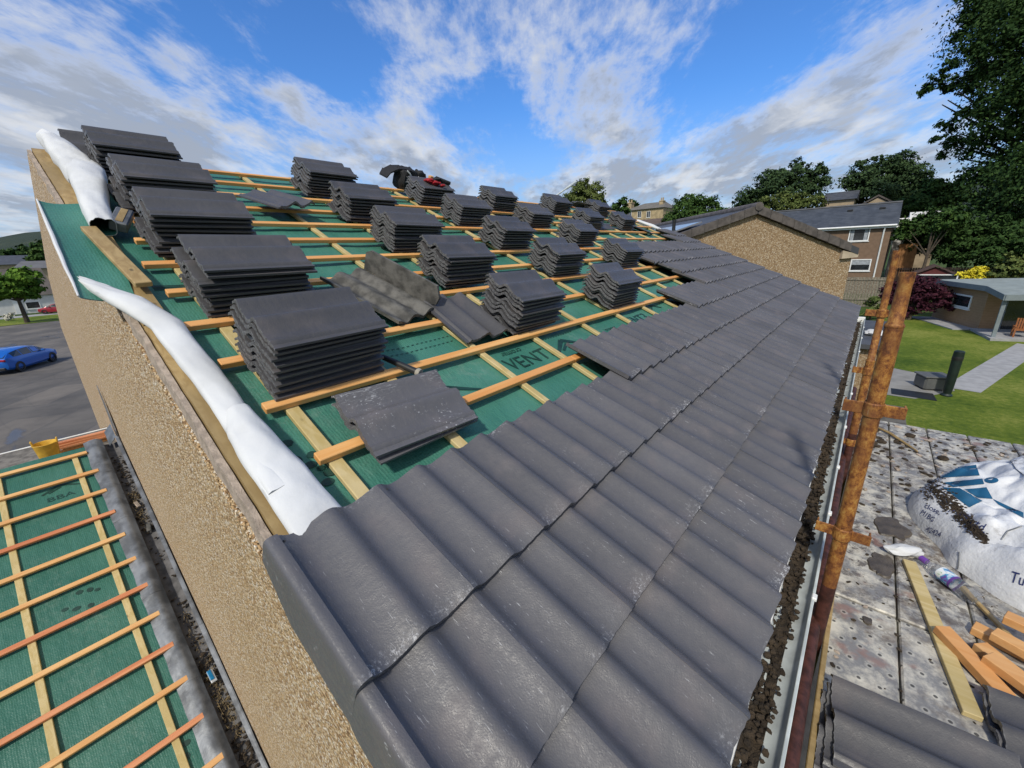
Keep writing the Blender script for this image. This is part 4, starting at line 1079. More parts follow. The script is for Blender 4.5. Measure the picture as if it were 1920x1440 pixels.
def m_asphalt():
    m, nt, b = mat('asphalt'); h = N(nt); o = h.geo('Position')
    col = h.mix(h.ramp(h.noise(o, .5, 6, .6), .35, .65), c4(.085, .078, .070), c4(.135, .122, .106))
    # square patches of older surfacing and cracks
    br = h.new('ShaderNodeTexBrick'); h.link(h.map(o, (.13, .13, .13), (0, 0, .55)), br.inputs['Vector']); br.inputs['Scale'].default_value = 1.0
    br.inputs['Color1'].default_value = c4(.8, .8, .8); br.inputs['Color2'].default_value = c4(1.22, 1.18, 1.12); br.inputs['Mortar'].default_value = c4(.84, .84, .84); br.inputs['Mortar Size'].default_value = .012
    col = h.mix(1.0, col, br.outputs[0], 'MULTIPLY')
    ck = h.ramp(h.vor(h.vmath('ADD', o, h.vmath('MULTIPLY', h.new('ShaderNodeTexNoise').outputs[1], (1.5, 1.5, 0))), .33, 'DISTANCE_TO_EDGE'), .0, .018, 1, 0)
    col = h.mix(h.math('MULTIPLY', ck, .14), col, c4(.03, .028, .026))
    wet = h.math('MULTIPLY', h.ramp(h.noise(h.map(o, (.35, 1, 1)), .28, 5, .6), .58, .63), 1.)
    col = h.mix(h.math('MULTIPLY', wet, .6), col, c4(.045, .043, .042))
    h.link(col, b.inputs['Base Color']); h.link(h.ramp(wet, 0, 1, .85, .35), b.inputs['Roughness'])
    h.bump(h.noise(o, 30, 4), .3, .01, b); return m
sheet('road', [(-9.5, -30), (-9.5, 6), (-12, 40), (-76, 40), (-76, -30)], GZ+.004, m_asphalt())
sheet('grass_verge', [(-76.5, -40), (-76.5, 30), (-88, 30), (-88, -40)], GZ+.006, M['lawn'])
sheet('pavement', [(-88.2, -40), (-88.2, 30), (-92, 30), (-92, -40)], GZ+.007, M['paving'])
# hills: one terrain ring with a dark wooded skyline
mb = MB(); na = 360; rows = [(300, 0), (420, .45), (560, .8), (760, 1.0), (900, .9)]
def hill_h(a):
    x, y = math.cos(a), math.sin(a)
    base = 34+26*noise.noise(Vector((x*3, y*3, 1)))+9*noise.noise(Vector((x*11, y*11, 4)))+3.2*noise.noise(Vector((x*60, y*60, 2)))+1.6*noise.noise(Vector((x*170, y*170, 7)))
    deg = math.degrees(a)
    base += 24*math.exp(-((deg-84)/9)**2)+10*math.exp(-((deg-178)/10)**2)
    if 95 < deg < 165: base *= .35
    return base
for r, k in rows:
    for i in range(na):
        a = 2*math.pi*i/na; mb.v.append(Vector((r*math.cos(a), r*math.sin(a), GZ+2.0+hill_h(a)*k+(2.2*nz(i*.9, r) if k else 0)-(3 if k == 0 else 0))))
for i in range(len(rows)-1):
    for k in range(na):
        k2 = (k+1) % na; mb.f.append((i*na+k, (i+1)*na+k, (i+1)*na+k2, i*na+k2)); mb.m.append(0)
m, nt, b = mat('hill_woods'); h = N(nt); o = h.geo('Position')
col = h.cr(h.noise(o, .02, 6, .65), [(.3, (.012, .024, .016)), (.5, (.020, .036, .020)), (.64, (.030, .046, .024)), (.80, (.12, .13, .05))])
h.link(col, b.inputs['Base Color']); b.inputs['Roughness'].default_value = 1; h.bump(h.noise(o, .12, 5, .8), 1, 3, b)
tag(mb.build('hills', m, None, True), kind='structure')
# ================================================================ TREES
def leaf_cloud(mb, c, r, n, s, rr, flat=1.0, mi=0):
    """leaves grouped in many small twig clusters through the volume of an uneven blob"""
    sd = rr.uniform(0, 50); per = 42; m_ = max(6, n//per)
    for _ in range(m_):
        d = Vector((rr.gauss(0, 1), rr.gauss(0, 1), rr.gauss(0, 1))).normalized()
        k = 1+.42*noise.noise(d*1.7+Vector((sd, 0, 0)))+.30*noise.noise(d*4.5+Vector((0, sd, 0)))
        q = rr.random()**.38
        cc = c+Vector((d.x, d.y, d.z*flat))*(r*k*q); cr = r*rr.uniform(.09, .20)+s*.3
        for _ in range(per):
            g = Vector((rr.gauss(0, 1), rr.gauss(0, 1), rr.gauss(0, .6)))*cr*.75
            p = cc+g
            nrm = (d*.6+g.normalized()*.6+Vector((rr.gauss(0, .6), rr.gauss(0, .6), rr.gauss(0, .6)+.6))).normalized()
            t = nrm.orthogonal().normalized(); t = Matrix.Rotation(rr.uniform(0, 6.3), 3, nrm) @ t; b2 = nrm.cross(t)
            a = s*rr.uniform(.5, 1.3); w = a*rr.uniform(.35, .75); bend = nrm*(a*rr.uniform(-.25, .15))
            i = len(mb.v)
            mb.v += [p-t*a*.5, p+b2*w*.5+bend*.3, p+t*a*.5+bend, p-b2*w*.5+bend*.3]
            mb.f.append((i, i+1, i+2, i+3)); mb.m.append(mi)
def tree(name, label, cat, blobs, y, leaf, trunk_px=None, n=6000, ls=.3, group=None, flat=.9, base_z=GZ, trunk_r=.22, yj=.5, twigs=True, seed=1):
    """blobs: (px, py, radius_px); the crown is placed at distance y and has real depth"""
    rr = random.Random(seed); cs = []
    for (px, py, rp) in blobs:
        P = at(px, py, y); r = rp*pxsize(P); P = P+Vector((0, rr.uniform(-yj, yj)*r*1.2, 0)); cs.append((P, r))
    tot = sum(r*r for _, r in cs)
    cen = sum((p*r for p, r in cs), Vector())/sum(r for _, r in cs)
    tx = cen.copy()
    if trunk_px: 
        q = at(trunk_px[0], trunk_px[1], y); tx.x = q.x
    t = thing(name, label, cat, (tx.x, tx.y, base_z), group)
    mb = MB()
    for p, r in cs: leaf_cloud(mb, p, r, max(260 if n > 50000 else 40, int(n*r*r/tot)), ls, rr, flat)
    part(mb, 'crown', leaf, t)
    mb = MB(); top = max(p.z for p, r in cs); zl = min(p.z-r*.5 for p, r in cs)
    H = Vector((tx.x, tx.y, base_z)); mid = Vector((tx.x+.02*(cen.z-base_z), tx.y, base_z+(cen.z-base_z)*.55))
    mb.tube([H, H.lerp(mid, .5)+Vector((trunk_r*.3, 0, 0)), mid, mid.lerp(cen, .8)], [trunk_r*1.25, trunk_r, trunk_r*.8, trunk_r*.35], 9)
    for p, r in cs:
        pe = mid.lerp(p, .86); mb.tube([mid, mid.lerp(p, .5)+Vector((0, 0, .15*r)), pe], [trunk_r*.5, trunk_r*.3, trunk_r*.08], 6)
    part(mb, 'trunk', M['bark'], t, True)
    return t
M['bark'] = mk('bark', (.09, .07, .05), .95, .5, 6, .6, .03)
Ld = m_leaf('leaf_dark', (.018, .042, .011), (.030, .064, .016), (.050, .094, .023))
Lm = m_leaf('leaf_mid', (.020, .045, .012), (.038, .080, .018), (.075, .13, .028))
Lb_ = m_leaf('leaf_bright', (.05, .11, .016), (.09, .18, .022), (.15, .26, .035))
Lo = m_leaf('leaf_olive', (.05, .075, .02), (.09, .12, .033), (.15, .18, .055))
Ly = m_leaf('leaf_yellow', (.42, .36, .02), (.62, .52, .03), (.74, .64, .06))
Lp = m_leaf('leaf_purple', (.020, .006, .012), (.045, .012, .022), (.085, .024, .036))
Lc = m_leaf('leaf_conifer', (.024, .046, .020), (.038, .070, .027), (.060, .10, .036))
tree('dark_tree', 'huge dark leafy tree filling the upper right corner', 'tree',
     [(1905, 50, 80), (1915, 190, 85), (1925, 320, 85), (1985, 120, 130), (1990, 350, 130), (1920, 440, 70), (1960, -40, 120), (1860, -40, 50), (1850, 15, 32), (1818, 45, 18), (1800, 72, 14), (1832, 88, 24), (1786, 122, 16), (1760, 148, 17), (1740, 166, 11), (1729, 174, 6), (1788, 158, 20), (1825, 150, 30), (1858, 115, 36),
      (1846, 205, 28), (1805, 216, 16), (1772, 238, 17), (1753, 262, 12), (1790, 264, 24), (1772, 290, 14), (1830, 272, 30), (1850, 322, 30), (1812, 330, 18), (1798, 346, 10), (1848, 378, 30), (1818, 388, 16), (1868, 430, 34), (1835, 425, 16)],
     75, Ld, (1925, 600), 110000, .36, trunk_r=.6, yj=.6, seed=4, flat=.85)
tree('pine_tree', 'tall spiky conifer at the left of the hillside tree group', 'tree', [(1612, 330, 26), (1600, 355, 24), (1635, 345, 26), (1613, 308, 11), (1650, 365, 28), (1600, 375, 16)], 100, Lc, None, 9000, .5, seed=6, trunk_r=.4)
tree('pine_tree', 'broad dark pine in the middle of the hillside tree group', 'tree', [(1660, 312, 20), (1690, 306, 24), (1675, 335, 28), (1705, 328, 24), (1715, 350, 26), (1690, 362, 30), (1650, 300, 9), (1728, 335, 14)], 104, Lc, None, 13000, .5, seed=7, trunk_r=.4)
tree('leafy_tree', 'rounded dark green tree right of the pines on the hillside', 'tree', [(1745, 350, 22), (1765, 360, 24), (1740, 380, 28), (1780, 375, 26), (1715, 385, 24), (1800, 360, 18)], 90, Lm, None, 9000, .5, seed=8, trunk_r=.4)
tree('leafy_tree', 'dark two-headed tree rising behind the brown house roof', 'tree', [(1470, 330, 22), (1445, 345, 28), (1500, 330, 24), (1525, 330, 22), (1480, 355, 32), (1520, 355, 28), (1420, 365, 26), (1538, 318, 12), (1402, 372, 24), (1392, 380, 14), (1500, 312, 12), (1455, 322, 12), (1548, 340, 8)], 96, Lc, None, 17000, .5, seed=9, trunk_r=.45)
tree('garden_bush', 'feathery light green conifer bush above the brown house roof', 'shrub', [(1440, 382, 18), (1470, 378, 20), (1500, 378, 20), (1530, 384, 16), (1485, 388, 22)], 66, Lo, None, 8000, .28, seed=10, trunk_r=.2)
tree('leafy_tree', 'round dark green tree left of the solar panels', 'tree', [(1300, 385, 26), (1275, 400, 28), (1325, 395, 26), (1300, 410, 34), (1345, 405, 18), (1258, 415, 20), (1290, 372, 12), (1325, 376, 12), (1270, 430, 20)], 36, Lm, None, 13000, .22, seed=11, trunk_r=.25)
tree('leafy_tree', 'round bright green tree behind the ridge stacks and metal pole', 'tree', [(1095, 350, 18), (1080, 362, 20), (1110, 362, 22), (1095, 372, 26), (1122, 370, 16), (1070, 375, 16), (1130, 380, 12)], 62, Lo, None, 9000, .38, seed=12, trunk_r=.3)
tree('leafy_tree', 'small tree between the round tree and the stone house', 'tree', [(1158, 385, 11), (1168, 380, 8), (1150, 392, 11), (1170, 394, 11)], 100, Lm, None, 1400, .8, seed=13, trunk_r=.3)
tree('leafy_tree', 'small dark tree peeping over the stone house chimney', 'tree', [(1189, 380, 8), (1186, 389, 9), (1194, 388, 7)], 150, Ld, None, 900, .9, seed=14, trunk_r=.3)
tree('leafy_tree', 'low dark bush at the right end of the stone house', 'tree', [(1255, 392, 10), (1264, 396, 9)], 140, Ld, None, 700, .9, seed=15, trunk_r=.3)
tree('garden_hedge', 'tall dark hedge growing behind the summer house', 'hedge', [(1710, 430, 28), (1740, 425, 30), (1770, 425, 34), (1800, 430, 36), (1835, 450, 40), (1745, 460, 30), (1790, 470, 34), (1715, 455, 20), (1870, 470, 36), (1905, 450, 40), (1770, 400, 20)], 64, Ld, None, 18000, .36, seed=16, trunk_r=.25)
tree('garden_bush', 'fresh green bush under the big dark tree beside the white roofs', 'shrub', [(1780, 412, 18), (1800, 405, 14), (1760, 420, 16), (1700, 425, 12), (1690, 440, 10)], 60, Lm, None, 2200, .4, seed=17, trunk_r=.15)
tree('yellow_shrub', 'rounded bright yellow shrub behind the summer house roof', 'shrub', [(1815, 517, 12), (1835, 511, 13), (1852, 515, 12), (1835, 520, 14), (1822, 524, 12), (1858, 522, 10)], 50, Ly, None, 4200, .22, seed=18, trunk_r=.1)
tree('garden_bush', 'loose olive green shrub beside the yellow one', 'shrub', [(1885, 510, 18), (1905, 500, 20), (1880, 530, 18), (1915, 520, 20), (1900, 485, 14)], 49, Lo, None, 3200, .34, seed=19, trunk_r=.15)
tree('maple_tree', 'spreading dark purple maple behind the scaffold poles', 'tree', [(1690, 540, 24), (1720, 530, 24), (1745, 545, 26), (1715, 560, 26), (1765, 565, 16), (1680, 560, 18), (1660, 555, 14), (1700, 585, 18), (1740, 575, 18), (1780, 575, 10), (1645, 562, 8), (1700, 520, 12), (1775, 555, 9)], 41, Lp, (1705, 590), 14000, .20, seed=20, trunk_r=.14, flat=.55)
tree('garden_bush', 'small green shrub at the foot of the grey board fence', 'shrub', [(1632, 570, 9), (1640, 560, 7), (1645, 578, 8), (1628, 585, 8)], 40, Lo, None, 900, .25, seed=23, trunk_r=.06)
def tree_x(name, label, cat, blobs, X, leaf, trunk_px, n, ls, seed, trunk_r=.2, flat=.9, base_z=GZ, yj=.5):
    """same as tree() but placed at a distance along -X (street side)"""
    rr = random.Random(seed); cs = []
    for (px, py, rp) in blobs:
        P = atx(px, py, X); r = rp*pxsize(P); P = P+Vector((rr.uniform(-yj, yj)*r*1.3, 0, 0)); cs.append((P, r))
    tot = sum(r*r for _, r in cs); cen = sum((p*r for p, r in cs), Vector())/sum(r for _, r in cs)
    B = atx(trunk_px[0], trunk_px[1], X); t = thing(name, label, cat, (cen.x, B.y, base_z)); mb = MB()
    for p, r in cs: leaf_cloud(mb, p, r, max(30, int(n*r*r/tot)), ls, rr, flat)
    part(mb, 'crown', leaf, t); mb = MB(); H = Vector((cen.x, B.y, base_z)); mid = Vector((cen.x, B.y, base_z+(cen.z-base_z)*.6))
    mb.tube([H, H.lerp(mid, .5), mid, cen], [trunk_r*1.3, trunk_r, trunk_r*.8, trunk_r*.3], 8)
    for p, r in cs: mb.tube([mid, mid.lerp(p, .6), p], [trunk_r*.5, trunk_r*.3, trunk_r*.1], 6)
    part(mb, 'trunk', M['bark'], t, True); return t
tree_x('street_tree', 'bright green spreading tree on the grass verge across the road', 'tree', [(20, 528, 20), (42, 518, 18), (60, 530, 15), (25, 545, 18), (48, 545, 17), (5, 540, 20), (70, 540, 9), (-20, 536, 24), (32, 512, 12), (-8, 555, 14), (60, 552, 8)], -78, Lb_, (44, 585), 9000, .5, 24, .2, .75)
tree_x('leafy_tree', 'tall dark tree beyond the bungalow roofs beside the gable', 'tree', [(72, 468, 12), (80, 475, 14), (66, 482, 10), (86, 462, 10), (92, 480, 14)], -150, Lm, (78, 500), 3500, .9, 25, .3)
tree_x('leafy_tree', 'low dark tree line before the wooded hill across the road', 'tree', [(5, 478, 10), (25, 474, 8), (42, 472, 9), (-15, 476, 12), (55, 478, 8)], -230, Ld, (20, 500), 3000, 1.4, 26, .4)
tree_x('flowering_bush', 'small white flowering bush on the verge below the street tree', 'shrub', [(16, 592, 6), (14, 598, 6)], -84, mk('blossom', (.62, .60, .50), .8, .4, 3), (15, 600), 500, .3, 27, .06)
# ================================================================ BACKGROUND HOUSES
def xy(p): return (p[0], p[1])
def window(parent, P, e, nrm, w, hgt, curtain=None, bars=0):
    """P centre on the wall, e along the wall, nrm outward"""
    P, e, nrm = Vector(P), Vector(e), Vector(nrm); U = Vector((0, 0, 1)); mb = MB(); f = .07*min(1.4, w)
    M4 = Matrix((e, nrm, U)).transposed().to_4x4(); M4.translation = P
    for c, d in (((0, .02, hgt/2-f/2), (w, .06, f)), ((0, .02, -hgt/2+f/2), (w, .06, f)), ((-w/2+f/2, .02, 0), (f, .06, hgt-2*f)), ((w/2-f/2, .02, 0), (f, .06, hgt-2*f))): mb.box(c, d, 0, M4)
    if bars: mb.box((0, .02, 0), (f*.7, .05, hgt-2*f), 0, M4)
    wf = part(mb, 'window', M['pvcw'], parent)
    mb = MB(); mb.box((0, -.005, 0), (w-2*f, .02, hgt-2*f), 0, M4); part(mb, 'pane', M['glass'], wf)
    mb = MB(); mb.box((0, .03, -hgt/2-.05), (w+.16, .12, .07), 0, M4); part(mb, 'sill', M['pvcw'], wf)
    if curtain == 'sides':
        mb = MB(); mb.box((-w*.33, .008, 0), (w*.17, .01, hgt-2*f), 0, M4); mb.box((w*.33, .008, 0), (w*.17, .01, hgt-2*f), 0, M4); part(mb, 'curtain', M['curtain'], wf)
    if curtain == 'blind':
        mb = MB(); mb.box((0, .008, hgt*.22), (w-2*f, .01, hgt*.38), 0, M4); part(mb, 'blind', M['curtain'], wf)
M['curtain'] = mk('curtain', (.36, .39, .42), .9, .3, 6)
# --- neighbour with the pebble dashed gable; gable plane turned by PS
PS = rad(40); e = Vector((math.cos(PS), math.sin(PS), 0)); nr = Vector((math.sin(PS), -math.cos(PS), 0))
Rp = at(1605, 470, 15.0)
def inpl(px, py, off=0):
    d = ray(px, py); P0 = Rp+nr*off; t = nr.dot(P0-CAM)/nr.dot(d); return CAM+d*t
A_, L_ = inpl(1418, 393), inpl(1290, 439)
sl = (A_.z-L_.z)/(A_-L_).to_2d().length; L2 = A_-e*4.6; L2.z = A_.z-sl*4.6
W_ = inpl(1598, 474); W2 = L2+e*.25
nb = thing('neighbour_house', 'neighbouring house with blank tan pebble dashed gable and solar panels', 'house', (A_.x, A_.y, GZ))
mb = MB(); rs_ = (A_.z-Rp.z)/(A_-Rp).to_2d().length
mb.poly([Vector((L2.x, L2.y, GZ)), L2+Vector((0, 0, -.12)), A_+Vector((0, 0, -.12)), Vector((W_.x, W_.y, A_.z-.12-rs_*(A_-W_).to_2d().length)), Vector((W_.x, W_.y, GZ))], -nr*9.0)
part(mb, 'gable_wall', M['wall_far'], nb)
mb = MB(); mb.poly([L2-Vector((0, 0, .10))+nr*.10, A_-Vector((0, 0, .10))+nr*.10, A_+Vector((0, 0, .07))+nr*.10, L2+Vector((0, 0, .07))+nr*.10], -nr*9.3)
mb.poly([A_-Vector((0, 0, .10))+nr*.10, Rp-Vector((0, 0, .10))+nr*.10, Rp+Vector((0, 0, .07))+nr*.10, A_+Vector((0, 0, .07))+nr*.10], -nr*9.3); nroof = part(mb, 'roof', M['slate'], nb)
nv = Vector((-sl, 0, 1)); sd_ = (L2-A_).normalized(); nn = (nr.cross(sd_)); nn = nn if nn.z > 0 else -nn
M['brown'] = mk('brown_verge_tile', (.115, .10, .092), .7, .4, 7, .4)
for k in range(13):       # dry verge units along the left slope
    P0 = A_+sd_*(.02+.36*k)+nr*.115; mb = MB(); q = [P0-Vector((0, 0, .11)), P0+sd_*.35-Vector((0, 0, .10)), P0+sd_*.35+Vector((0, 0, .115)), P0+Vector((0, 0, .105))]; mb.poly(q, -nr*.16); part(mb, 'verge_unit', M['brown'], nb)
sd2 = (Rp-A_).normalized()
for k in range(int(((Rp-A_).length-.05)/.36)):
    P0 = A_+sd2*(.02+.36*k)+nr*.115; mb = MB(); q = [P0-Vector((0, 0, .11)), P0+sd2*.35-Vector((0, 0, .10)), P0+sd2*.35+Vector((0, 0, .115)), P0+Vector((0, 0, .105))]; mb.poly(q, -nr*.16); part(mb, 'verge_unit', M['brown'], nb)
mb = MB(); mb.tube([A_+nr*.14+Vector((0, 0, .07)), A_-nr*9.2+Vector((0, 0, .07))], .11, 10); part(mb, 'ridge', M['brown'], nroof, True)
P0 = Rp+Vector((0, 0, -.14)); mb = MB(); mb.poly([P0+nr*.09-e*.42+Vector((0, 0, -.06)), P0+nr*.09+e*.02+Vector((0, 0, -.03)), P0+nr*.09+e*.02+Vector((0, 0, .05)), P0+nr*.09-e*.42+Vector((0, 0, .16))], -nr*.3); part(mb, 'soffit_box', mk('cream_paint', (.50, .42, .31), .8, .2, 5), nb)
M['solar'] = mk('solar_glass', (.10, .125, .16), .12, .15, 2, spec=.9)  # grey-blue base colour carries the reflection of the sky
for k, (d0, d1) in enumerate(((1.25, 2.15), (2.30, 3.25))):
    pn = thing('solar_panel', ('upper' if k == 0 else 'lower')+' blue grey solar panel on the neighbouring roof slope', 'solar panel', A_+sd_*d0-nr*2, 'solar panels on the neighbouring roof')
    a0, a1 = A_+sd_*d0+nn*.13, A_+sd_*d1+nn*.13; f0, f1 = -nr*.45, -nr*7.5
    mb = MB(); mb.poly([a0+f0, a1+f0, a1+f1, a0+f1], nn*.035); part(mb, 'frame', M['steel'], pn)
    mb = MB(); i0, i1 = a0+sd_*.04, a1-sd_*.04; mb.poly([i0+f0-nr*.04, i1+f0-nr*.04, i1+f1+nr*.04, i0+f1+nr*.04], nn*.039); part(mb, 'glass', M['solar'], pn)
fp = A_+sd_*1.95-nr*.9; mb = MB(); mb.tube([fp, fp+Vector((0, 0, .42))], .05, 10); mb.tube([fp+Vector((0, 0, .40)), fp+Vector((0, 0, .46))], .06, 10); part(mb, 'vent_pipe', M['blackp'], nroof, True)
# --- brown two storey house
def bp(px, py, y=60): return at(px, py, y)
Y0 = 60
bh = thing('brown_house', 'dark brown two storey house with slate grey roof behind the gable', 'house', (-2, Y0+4, GZ))
er, el = bp(1679, 421), bp(1475, 431); rr_, rl_ = bp(1687, 379, Y0+4.2), bp(1420, 394, Y0+4.2)
ez = el.z
mb = MB(); x0, x1 = el.x-6, bp(1672, 430).x
bw = mk('brown_harling', (.20, .13, .085), .9, .15, 3, .5, .01, 40)
mb.box(((x0+x1)/2, Y0+4.2, (GZ+er.z-.1)/2), (x1-x0, 8.4, er.z-.1-GZ)); mb.poly([(x1-.01, Y0, er.z-.1), (x1-.01, Y0+8.4, er.z-.1), (x1-.01, Y0+4.2, rr_.z-.15)], (-.2, 0, 0)); part(mb, 'wall', bw, bh)
m, nt, b = mat('slate_rows'); h = N(nt); o = h.geo('Position'); sx = h.new('ShaderNodeSeparateXYZ'); h.link(o, sx.inputs[0])
rw = h.math('FRACT', h.math('MULTIPLY', sx.outputs[2], 5.2)); col = h.mix(h.ramp(h.noise(o, 1.2, 4), .35, .65), c4(.040, .048, .062), c4(.065, .075, .092))
col = h.mix(h.ramp(rw, .0, .22, .75, 0), col, c4(.018, .02, .026)); h.link(col, b.inputs['Base Color']); b.inputs['Roughness'].default_value = .55; h.bump(rw, .6, .05, b); M['slrow'] = m
mb = MB(); xr = rr_.x+.25; xl = el.x-6.3; y0 = Y0-.35; hz = rr_.z-er.z
mb.poly([(xr, y0, er.z), (xr, Y0+4.2, rr_.z), (xr, Y0+8.75, er.z), (xr, Y0+8.75, er.z-.12), (xr, Y0+4.2, rr_.z-.14), (xr, y0, er.z-.12)], (xl-xr, 0, 0)); brf = part(mb, 'roof', M['slrow'], bh)
mb = MB(); mb.tube([(xr, Y0+4.2, rr_.z+.03), (xl, Y0+4.2, rr_.z+.03)], .12, 8); part(mb, 'ridge', M['slate'], brf, True)
for px in (1597, 1657):
    q = bp(px, 382, Y0+3.4); mb = MB(); mb.box((q.x, Y0+3.1, er.z+hz*.78), (.5, .4, .16)); part(mb, 'roof_vent', M['blackp'], brf)
mb = MB(); mb.tube([(xr-.1, y0-.08, er.z-.04), (xl, y0-.08, er.z-.04)], .10, 10); mb.box(((xr+xl)/2, y0+.05, er.z-.18), (xr-xl, .05, .2)); part(mb, 'gutter', M['pvcw'], bh, True)
q = bp(1656, 440, Y0-.12); mb = MB(); mb.tube([(q.x+.05, y0, er.z-.1), (q.x, Y0-.1, er.z-.6), (q.x, Y0-.1, GZ)], .075, 8); part(mb, 'downpipe', M['pvcw'], bh, True)
c0, c1 = bp(1611, 439), bp(1613, 497); mb = None
window(bh, (c0.x, Y0-.01, c0.z), (1, 0, 0), (0, -1, 0), 1.75, 1.45, 'sides'); window(bh, (c1.x, Y0-.01, c1.z), (1, 0, 0), (0, -1, 0), 1.75, 1.25, 'blind')
q = bp(1571, 430); mb = MB(); mb.bev((q.x, Y0-.06, q.z), (.32, .1, .22), .03); part(mb, 'alarm_box', M['pvcw'], bh)
# --- boarded fence in front of it and dark garden fence
def fence(name, lab, p0, p1, z0, hgt, mt, bw_=.14, rails=True, group=None):
    p0, p1 = Vector((p0[0], p0[1], z0)), Vector((p1[0], p1[1], z0)); d = (p1-p0); L = d.length; d.normalize(); nn_ = Vector((d.y, -d.x, 0)); t = thing(name, lab, 'fence', p0, group)
    M4 = Matrix((d, nn_, Vector((0, 0, 1)))).transposed().to_4x4(); M4.translation = p0; mb = MB(); k = 0
    while k*bw_ < L:
        mb.box((k*bw_+bw_*.45, .0, hgt/2+.02*R.random()), (bw_*.86, .022, hgt), 0, M4); k += 1
    part(mb, 'boards', mt, t)
    for z in (hgt*.25, hgt*.92):
        mb = MB(); mb.box((L/2, .045, z), (L, .06, .09), 0, M4); part(mb, 'rail', mt, t)
    return t
M['fencew'] = mk('weathered_fence', (.27, .24, .185), .9, .5, 9, .3); M['fenced'] = mk('dark_fence', (.028, .016, .012), .85, .4, 4)
fence('board_fence', 'weathered grey board fence below the brown house', (-4.5, 48), (1.4, 48), GZ, 2.55, M['fencew'], .2)
fence('garden_fence', 'dark stained fence running behind the red shed', (1.5, 62.5), (22, 62.5), GZ, 2.6, M['fenced'], .2)
# --- red shed
q0, q1 = at(1712, 535, 58), at(1782, 535, 58); qa = at(1742, 499, 58); qe = at(1712, 512, 58)
sh = thing('garden_shed', 'small dark red garden shed with white framed window', 'shed', (q0.x, 58, GZ)); xm = (q0.x+q1.x)/2
mb = MB(); redp = mk('red_paint', (.11, .018, .017), .7, .25, 6); mb.poly([(q0.x, 58, GZ), (q0.x, 58, qe.z-.15), (xm, 58, qa.z-.12), (q1.x, 58, qe.z-.15), (q1.x, 58, GZ)], (0, 3, 0)); part(mb, 'wall', redp, sh)
mb = MB(); mb.poly([(q0.x-.3, 57.8, qe.z-.22), (xm, 57.8, qa.z-.04), (q1.x+.3, 57.8, qe.z-.22), (q1.x+.3, 57.8, qe.z-.10), (xm, 57.8, qa.z+.08), (q0.x-.3, 57.8, qe.z-.10)], (0, 3.4, 0)); part(mb, 'roof', mk('shed_felt', (.09, .055, .05), .9, .3, 4), sh)
qw = at(1750, 527, 58); window(sh, (qw.x, 57.98, qw.z), (1, 0, 0), (0, -1, 0), 3.2, 1.3, None)
# --- summer house
su = thing('summer_house', 'pale timber summer house with grey green flat roof and glazed porch', 'summer house', (5.6, 40, GZ))
tw = m_wood('summer_house_cladding', (.36, .225, .125), (.31, .19, .10), (.27, .16, .085), 0, .3, .25)
m2 = tw.node_tree; hh_ = N(m2); ps = hh_.new('ShaderNodeSeparateXYZ'); hh_.link(hh_.geo('Position'), ps.inputs[0]); bb = m2.nodes['Principled BSDF']; src = bb.inputs['Base Color'].links[0].from_socket
hh_.link(hh_.mix(hh_.ramp(hh_.math('FRACT', hh_.math('MULTIPLY', ps.outputs[2], 6.5)), 0, .12, .55, 0), src, c4(.12, .07, .03)), bb.inputs['Base Color'])
pA, pB = Vector((3.98, 43.0, 0)), Vector((5.72, 38.0, 0)); dAB = (pB-pA).normalized(); nAB = Vector((dAB.y, -dAB.x, 0)); nAB = nAB if nAB.x < 0 else -nAB; back = -nAB
zt = -2.12
pC = pB+back*1.5; pD = pB+back*8; pE = pA+back*8
mb = MB(); mb.poly([Vector((p.x, p.y, GZ)) for p in (pA, pB, pD, pE)], (0, 0, zt-GZ)); part(mb, 'wall', tw, su)
gB = MB(); M['paintg'] = mk('grey_green_paint', (.20, .235, .25), .6, .15, 3); M['sroof'] = mk('grey_roof_felt', (.26, .30, .29), .8, .2, 2)
o0 = pA-dAB*.3+nAB*.3; o1 = pB+dAB*.3+nAB*.3; pr = Vector((5.95, 35.0, 0)); o2 = pr+nAB*.2+dAB*.3; o3 = o2+back*9; o4 = o0+back*9
mb = MB(); zz = zt+.22; mb.poly([Vector((p.x, p.y, z)) for p, z in ((o0, zz), (o1, zz), (o2, zz-.22), (o3, zz-.22+.05), (o4, zz+.05))], (0, 0, .05)); part(mb, 'roof', M['sroof'], su)
mb = MB()
for a, b_, za, zb in ((o0, o1, zz, zz), (o1, o2, zz, zz-.22), (o2, o3, zz-.22, zz-.17)):
    d = (b_-a).normalized(); nq = Vector((d.y, -d.x, 0))*.05; mb.poly([Vector((a.x, a.y, za-.24)), Vector((b_.x, b_.y, zb-.24)), Vector((b_.x, b_.y, zb+.07)), Vector((a.x, a.y, za+.07))], nq)
part(mb, 'fascia', M['paintg'], su)
mb = MB(); mb.box((pr.x, pr.y, (GZ+zt)/2), (.16, .16, zt-GZ)); part(mb, 'porch_post', M['paintg'], su)
mb = MB(); qd = pB+back*2.9+dAB*.06; mb.poly([Vector((pB+back*.9+dAB*.05).to_tuple())+Vector((0, 0, GZ+.12)), Vector((pB+back*5+dAB*.05).to_tuple())+Vector((0, 0, GZ+.12)), Vector((pB+back*5+dAB*.05).to_tuple())+Vector((0, 0, zt-.15)), Vector((pB+back*.9+dAB*.05).to_tuple())+Vector((0, 0, zt-.15))], dAB*.03); part(mb, 'glazed_door', M['glass'], su)
mb = MB()
for q in (.9, 2.2, 3.5, 5.0): c = pB+back*q+dAB*.08; mb.box((c.x, c.y, (GZ+zt)/2), (.09, .09, zt-GZ-.1))
part(mb, 'door_frame', M['paintg'], su)
